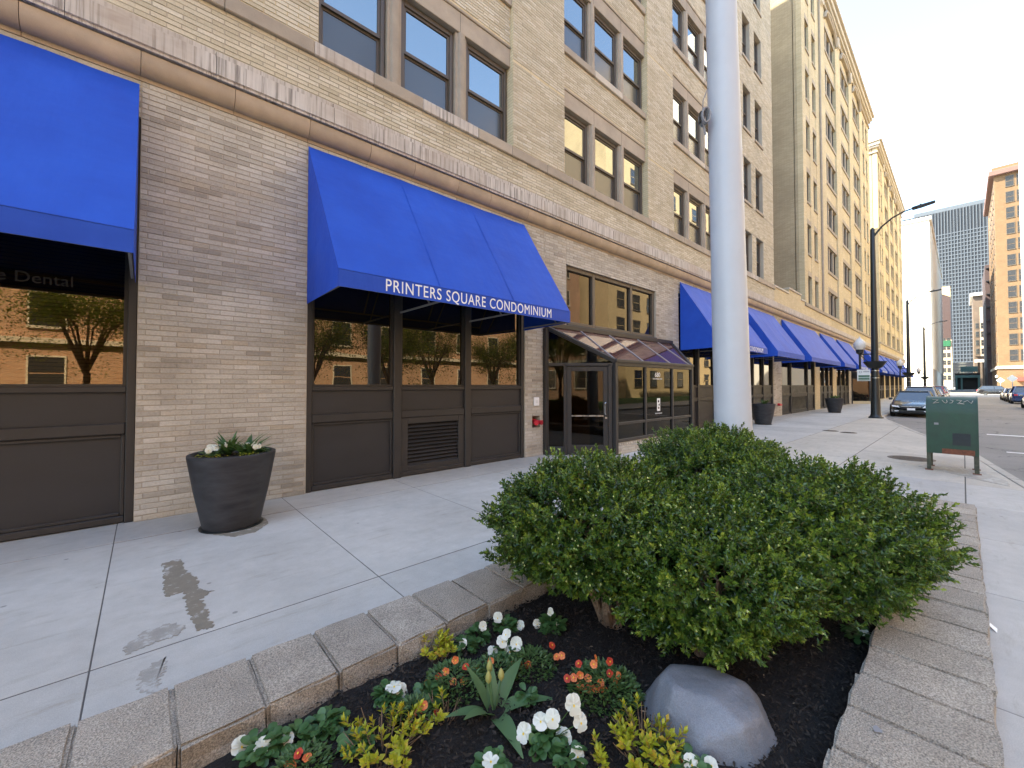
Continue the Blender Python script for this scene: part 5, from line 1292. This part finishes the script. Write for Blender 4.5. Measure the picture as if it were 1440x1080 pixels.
def wins_y(t, Y, xs, zs, w_, h, frame='window_frame', out=1):
    fm = MB().box(-w_ / 2 - .1, w_ / 2 + .1, -.04, .12 * out, -.15, 0).box(-w_ / 2 - .08, -w_ / 2, -.05, .05, 0, h).box(w_ / 2, w_ / 2 + .08, -.05, .05, 0, h).box(-w_ / 2 - .08, w_ / 2 + .08, -.05, .05, h, h + .1).mesh('frame', frame)
    gm = MB().box(-w_ / 2, w_ / 2, -.03, .02, 0, h * .49).box(-w_ / 2, w_ / 2, -.03, .02, h * .53, h).mesh('pane', 'far_glass')
    for x in xs:
        for z in zs: o_ = place('window', fm, t, (x, Y, z)); place('pane', gm, o_, (x, Y, z))
# pale slab block beyond the side street
t = block('pale_office_block', 'tall blank pale stone block beyond the end of the awnings', 150, 238, 5.2, 34, 44.5, 'cream_stone')
for q in range(12): MB().box(153 + q * 7, 154.2 + q * 7, 4.95, 5.2, 6, 43.5).build('rib', 'cream_stone', t)
for q in range(11): MB().box(155.2 + q * 7, 158.5 + q * 7, 5.08, 5.2, 8 + (q % 3) * 9, 10 + (q % 3) * 9).build('window', 'far_glass', t)
MB().box(149.6, 238, 4.8, 34, 44.5, 45.3).build('parapet', 'cream_stone', t)
# dark steel tower closing the street
X = 640; yL, yR, hh = y_at(1290, X), y_at(1400, X), 190
t = block('steel_tower', 'tall dark steel and glass tower closing the end of the street', X, X + 45, yR - 25, yL + 10, hh, 'dark_steel')
fn = MB(); sp = MB(); y = yR - 25
while y < yL + 10: fn.box(X - .7, X, y, y + .55, 26, hh); y += 2.3
z = 26
while z < 168: sp.box(X - .45, X - .0, yR - 25, yL + 10, z, z + .9); z += 3.95
fn.build('fins', 'tower_fin', t)['kind'] = 'stuff'; sp.build('spandrels', 'tower_fin', t)['kind'] = 'stuff'
wl = MB(); z = 8
while z < 26: wl.box(X - .3, X, yR + 10, yL - 12, z, z + 2.2); z += 3.2
wl.build('lobby_windows', 'far_glass', t)['kind'] = 'stuff'
MB().box(X, X + 40, yR - 20, yL, hh, hh + 4).build('roof_plant', 'tower_fin', t)
# maroon flank and pale block with green sign
X = 300; a, b = y_at(1316, X), y_at(1339, X)
t = block('maroon_building', 'windowless maroon side wall rising behind the pale block', X, X + 40, a, b, z_at(1330, 415, X), 'maroon_wall')
MB().slab([(X - .2, b, z_at(1330, 418, X)), (X - .2, b, z_at(1330, 403, X)), (X - .2, a, z_at(1330, 403, X)), (X - .2, a, z_at(1330, 408, X))], (30, 0, 0)).build('sunlit_top', 'brick_tan', t)  # sunlit wedge at the wall top, its light painted in with tan colour
X = 285; a, b = y_at(1322, X), y_at(1340, X)
t = block('small_shop_building', 'low pale building with a green billboard under the maroon wall', X, X + 12, a, b, z_at(1330, 478, X), 'limestone')
MB().box(X - .3, X, a - 1, b + .4, z_at(1330, 487, X), z_at(1330, 479, X)).build('green_billboard', 'sign_green', t)
wins_x(t, X, [b + 1.1, b + 2.6], [4.5 + 3.6 * q for q in range(6)], 1.0, 1.8)
# elevated station
X = 232; a, b = y_at(1343, X), y_at(1379, X); zd, zt = z_at(1360, 531, X), z_at(1360, 516, X)
t = thing('elevated_station', 'green steel elevated station spanning the street', 'station', (X, 0, 0))
MB().box(X, X + 12, b, a, zd, zd + .9).build('deck', 'copper_green', t); MB().box(X + 1, X + 11, b + .6, a - 1.5, zd + 2.4, zt + .2).build('roof', 'copper_green', t)
for q in range(7): y = b + .7 + (a - b - 1.8) * q / 6; MB().box(X + .9, X + 1.1, y - .08, y + .08, zd + .9, zd + 2.4).build('roof_post', 'copper_green', t)
for y in (b + .4, a - .4, (a + b) / 2 + 1.5):
    MB().box(X + .2, X + .8, y - .25, y + .25, -.2, zd).build('column', 'copper_green', t)
MB().box(X + .3, X + .4, b, a, zd + .9, zd + 1.7).build('railing', 'dark_steel', t); MB().box(X + 5, X + 5.4, b, a, .0, zd).build('shaded_back', 'dark_steel', t)
# ornate mid-rise on the right
X = 262; a, b = y_at(1371, X), y_at(1397, X); h = z_at(1383, 415, X)
t = block('ornate_building', 'ornate narrow stone building with bay windows beside the station', X, X + 30, b, a, h, 'ornate_stone')
for q in range(3):
    yy = a - (a - b) * (.2 + .3 * q); MB().box(X - .7, X, yy - .75, yy + .75, 14, h - 5).build('bay', 'limestone' if q == 1 else 'ornate_stone', t); wins_x(t, X - .7, [yy], [15 + 3.6 * k for k in range(int((h - 22) / 3.6))], .9, 2.1)
MB().box(X - 1.2, X + 30, b - .6, a + .8, h, h + 1.2).build('cornice', 'pale_concrete', t); MB().box(X - .4, X, b, a, 11.5, 12.5).build('band', 'pale_concrete', t)
for q in range(4): MB().box(X - .5, X, b + .6 + q * (a - b - 1.2) / 3 - .3, b + .6 + q * (a - b - 1.2) / 3 + .3, 0, 11.5).build('pier', 'ornate_stone', t)
X = 212; t = block('dark_brick_building', 'dark brick building with fire escapes in the gap behind the tan high rise', X, X + 30, y_at(1389, X), y_at(1440, X), z_at(1391, 372, X), 'maroon_wall')
for q in range(9): MB().box(X - 1.0, X, y_at(1390, X), y_at(1396, X), 6 + q * 4.4, 6.25 + q * 4.4).build('fire_escape', 'dark_steel', t)
# tan brick high rise
X = 150; yc_ = y_at(1405, X); h = z_at(1404, 247, X)
t = block('tan_brick_high_rise', 'tan brick high rise with dark cornice at the corner past the crossing', X, X + 34, -40, yc_, h, 'brick_brown')
zr = [7.5 + 3.72 * q for q in range(12)]
wins_x(t, X, [y_at(1427, X) , y_at(1443, X), y_at(1455, X)], zr, 1.15, 2.4); wins_y(t, yc_, [X + 3.2, X + 8.2, X + 13, X + 18, X + 23], zr, 1.2, 2.0)
MB().box(X - .9, X + 34, -40, yc_ + .9, h, h + 1.2).build('cornice', 'brown_roof', t, bevel=.1); MB().box(X - .35, X + 34, -40, yc_ + .35, h + 1.2, h + 2.0).build('parapet', 'brick_brown', t)
MB().box(X - .25, X + 34, -40, yc_ + .25, 5.6, 6.2).build('band', 'cream_stone', t); MB().box(X - 1.4, X, y_at(1450, X), y_at(1430, X), 2.7, 3.5).build('shop_awning', 'red_cloth', t)
# white high rise, nearer, mostly outside the picture
X = 101; yc_ = -6.6
t = block('white_high_rise', 'sunlit white high rise with small dark window slots', X, X + 4, -40, yc_, 90, 'pale_concrete')
sm = MB().box(-.05, .02, -.10, .10, 0, 1.1).mesh('window', 'far_glass')
for q in range(20):
    for k_ in range(9): place('window', sm, t, (X, yc_ - .9 - k_ * .9 - (q % 2) * .45, 9 + q * 3.7 + (k_ % 2) * 1.4))
# across the street (seen in the windows, and it throws the warm light back)
t = block('orange_brick_building', 'long orange brick building across the street behind the trees', -45, 45, -36, -22, 23, 'brick_orange')
wins_y(t, -22, [-42 + 4.2 * q for q in range(21)], [1.4 + 3.7 * q for q in range(6)], 1.4, 1.9, 'limestone_pale')
MB().box(-45, 45, -22, -21.7, 4.1, 4.4).build('band', 'limestone_pale', t); MB().box(-45.3, 45.3, -36, -21.5, 23, 23.8).build('cornice', 'limestone_pale', t)
t = block('tan_brick_building', 'plain tan brick building across the street next to the orange one', 46, 97, -40, -18, 46, 'brick_tan')
wins_y(t, -18, [49 + 4 * q for q in range(12)], [1.5 + 3.7 * q for q in range(11)], 1.7, 2.1, 'window_frame')
def tree(x, y, h, rad, seed, label):
    r = np.random.RandomState(seed); t = thing('street_tree', label, 'tree', (x, y, 0), 'young trees across the street'); b = Vector((x, y, 0)); tr = MB()
    f = h * .28; tr.tube([b - Vector((0, 0, .1)), b + Vector((0, 0, f * .5)), b + Vector((.05, .03, f))], [.17, .14, .12], 9)
    tips = []
    for q in range(9):
        a_ = q * .7 + seed; e = b + Vector((math.cos(a_) * rad * r.uniform(.45, .85), math.sin(a_) * rad * r.uniform(.45, .85), h * r.uniform(.6, .95))); m_ = b + Vector((math.cos(a_) * rad * .25, math.sin(a_) * rad * .25, f + (h - f) * .35))
        tr.tube([b + Vector((0, 0, f * .95)), m_, e], [.075, .045, .012], 6)
        for k_ in range(5):
            t0 = r.uniform(.3, .95); p0 = m_.lerp(e, t0); p1 = p0 + Vector(r.normal(size=3)) * rad * .35; tr.tube([p0, p1], [.018, .005], 4); tips += [p0, p1]
        tips.append(e)
    tr.build('trunk', 'bark', t, smooth=True)
    T = np.array([list(p) for p in tips]); n = 17000; P = T[r.randint(len(T), size=n)] + r.normal(size=(n, 3)) * np.array([.34, .34, .28]) * rad * .42
    L_ = r.uniform(.06, .12, n); V, F, _ = leaves(P, r.normal(size=(n, 3)), r.normal(size=(n, 3)) + np.array([0, 0, .8]), L_, L_ * .6, .1)
    leaf_obj('crown', V, F, 'tree_leaf', t, None, 'stuff')
for q, (x, y, h, rd) in enumerate(((-7, -11.5, 7.5, 2.9), (-2.0, -13.5, 8, 3.1), (2.4, -10.5, 6.5, 2.6), (7.5, -12.5, 6.5, 2.7), (11.5, -10.5, 6.2, 2.5), (16, -13, 7, 2.9), (20.5, -11.2, 6.5, 2.6), (26, -12.5, 7.5, 2.9))):
    tree(x, y, h, rd, 40 + q, 'young leafy tree on the lawn before the orange brick building')
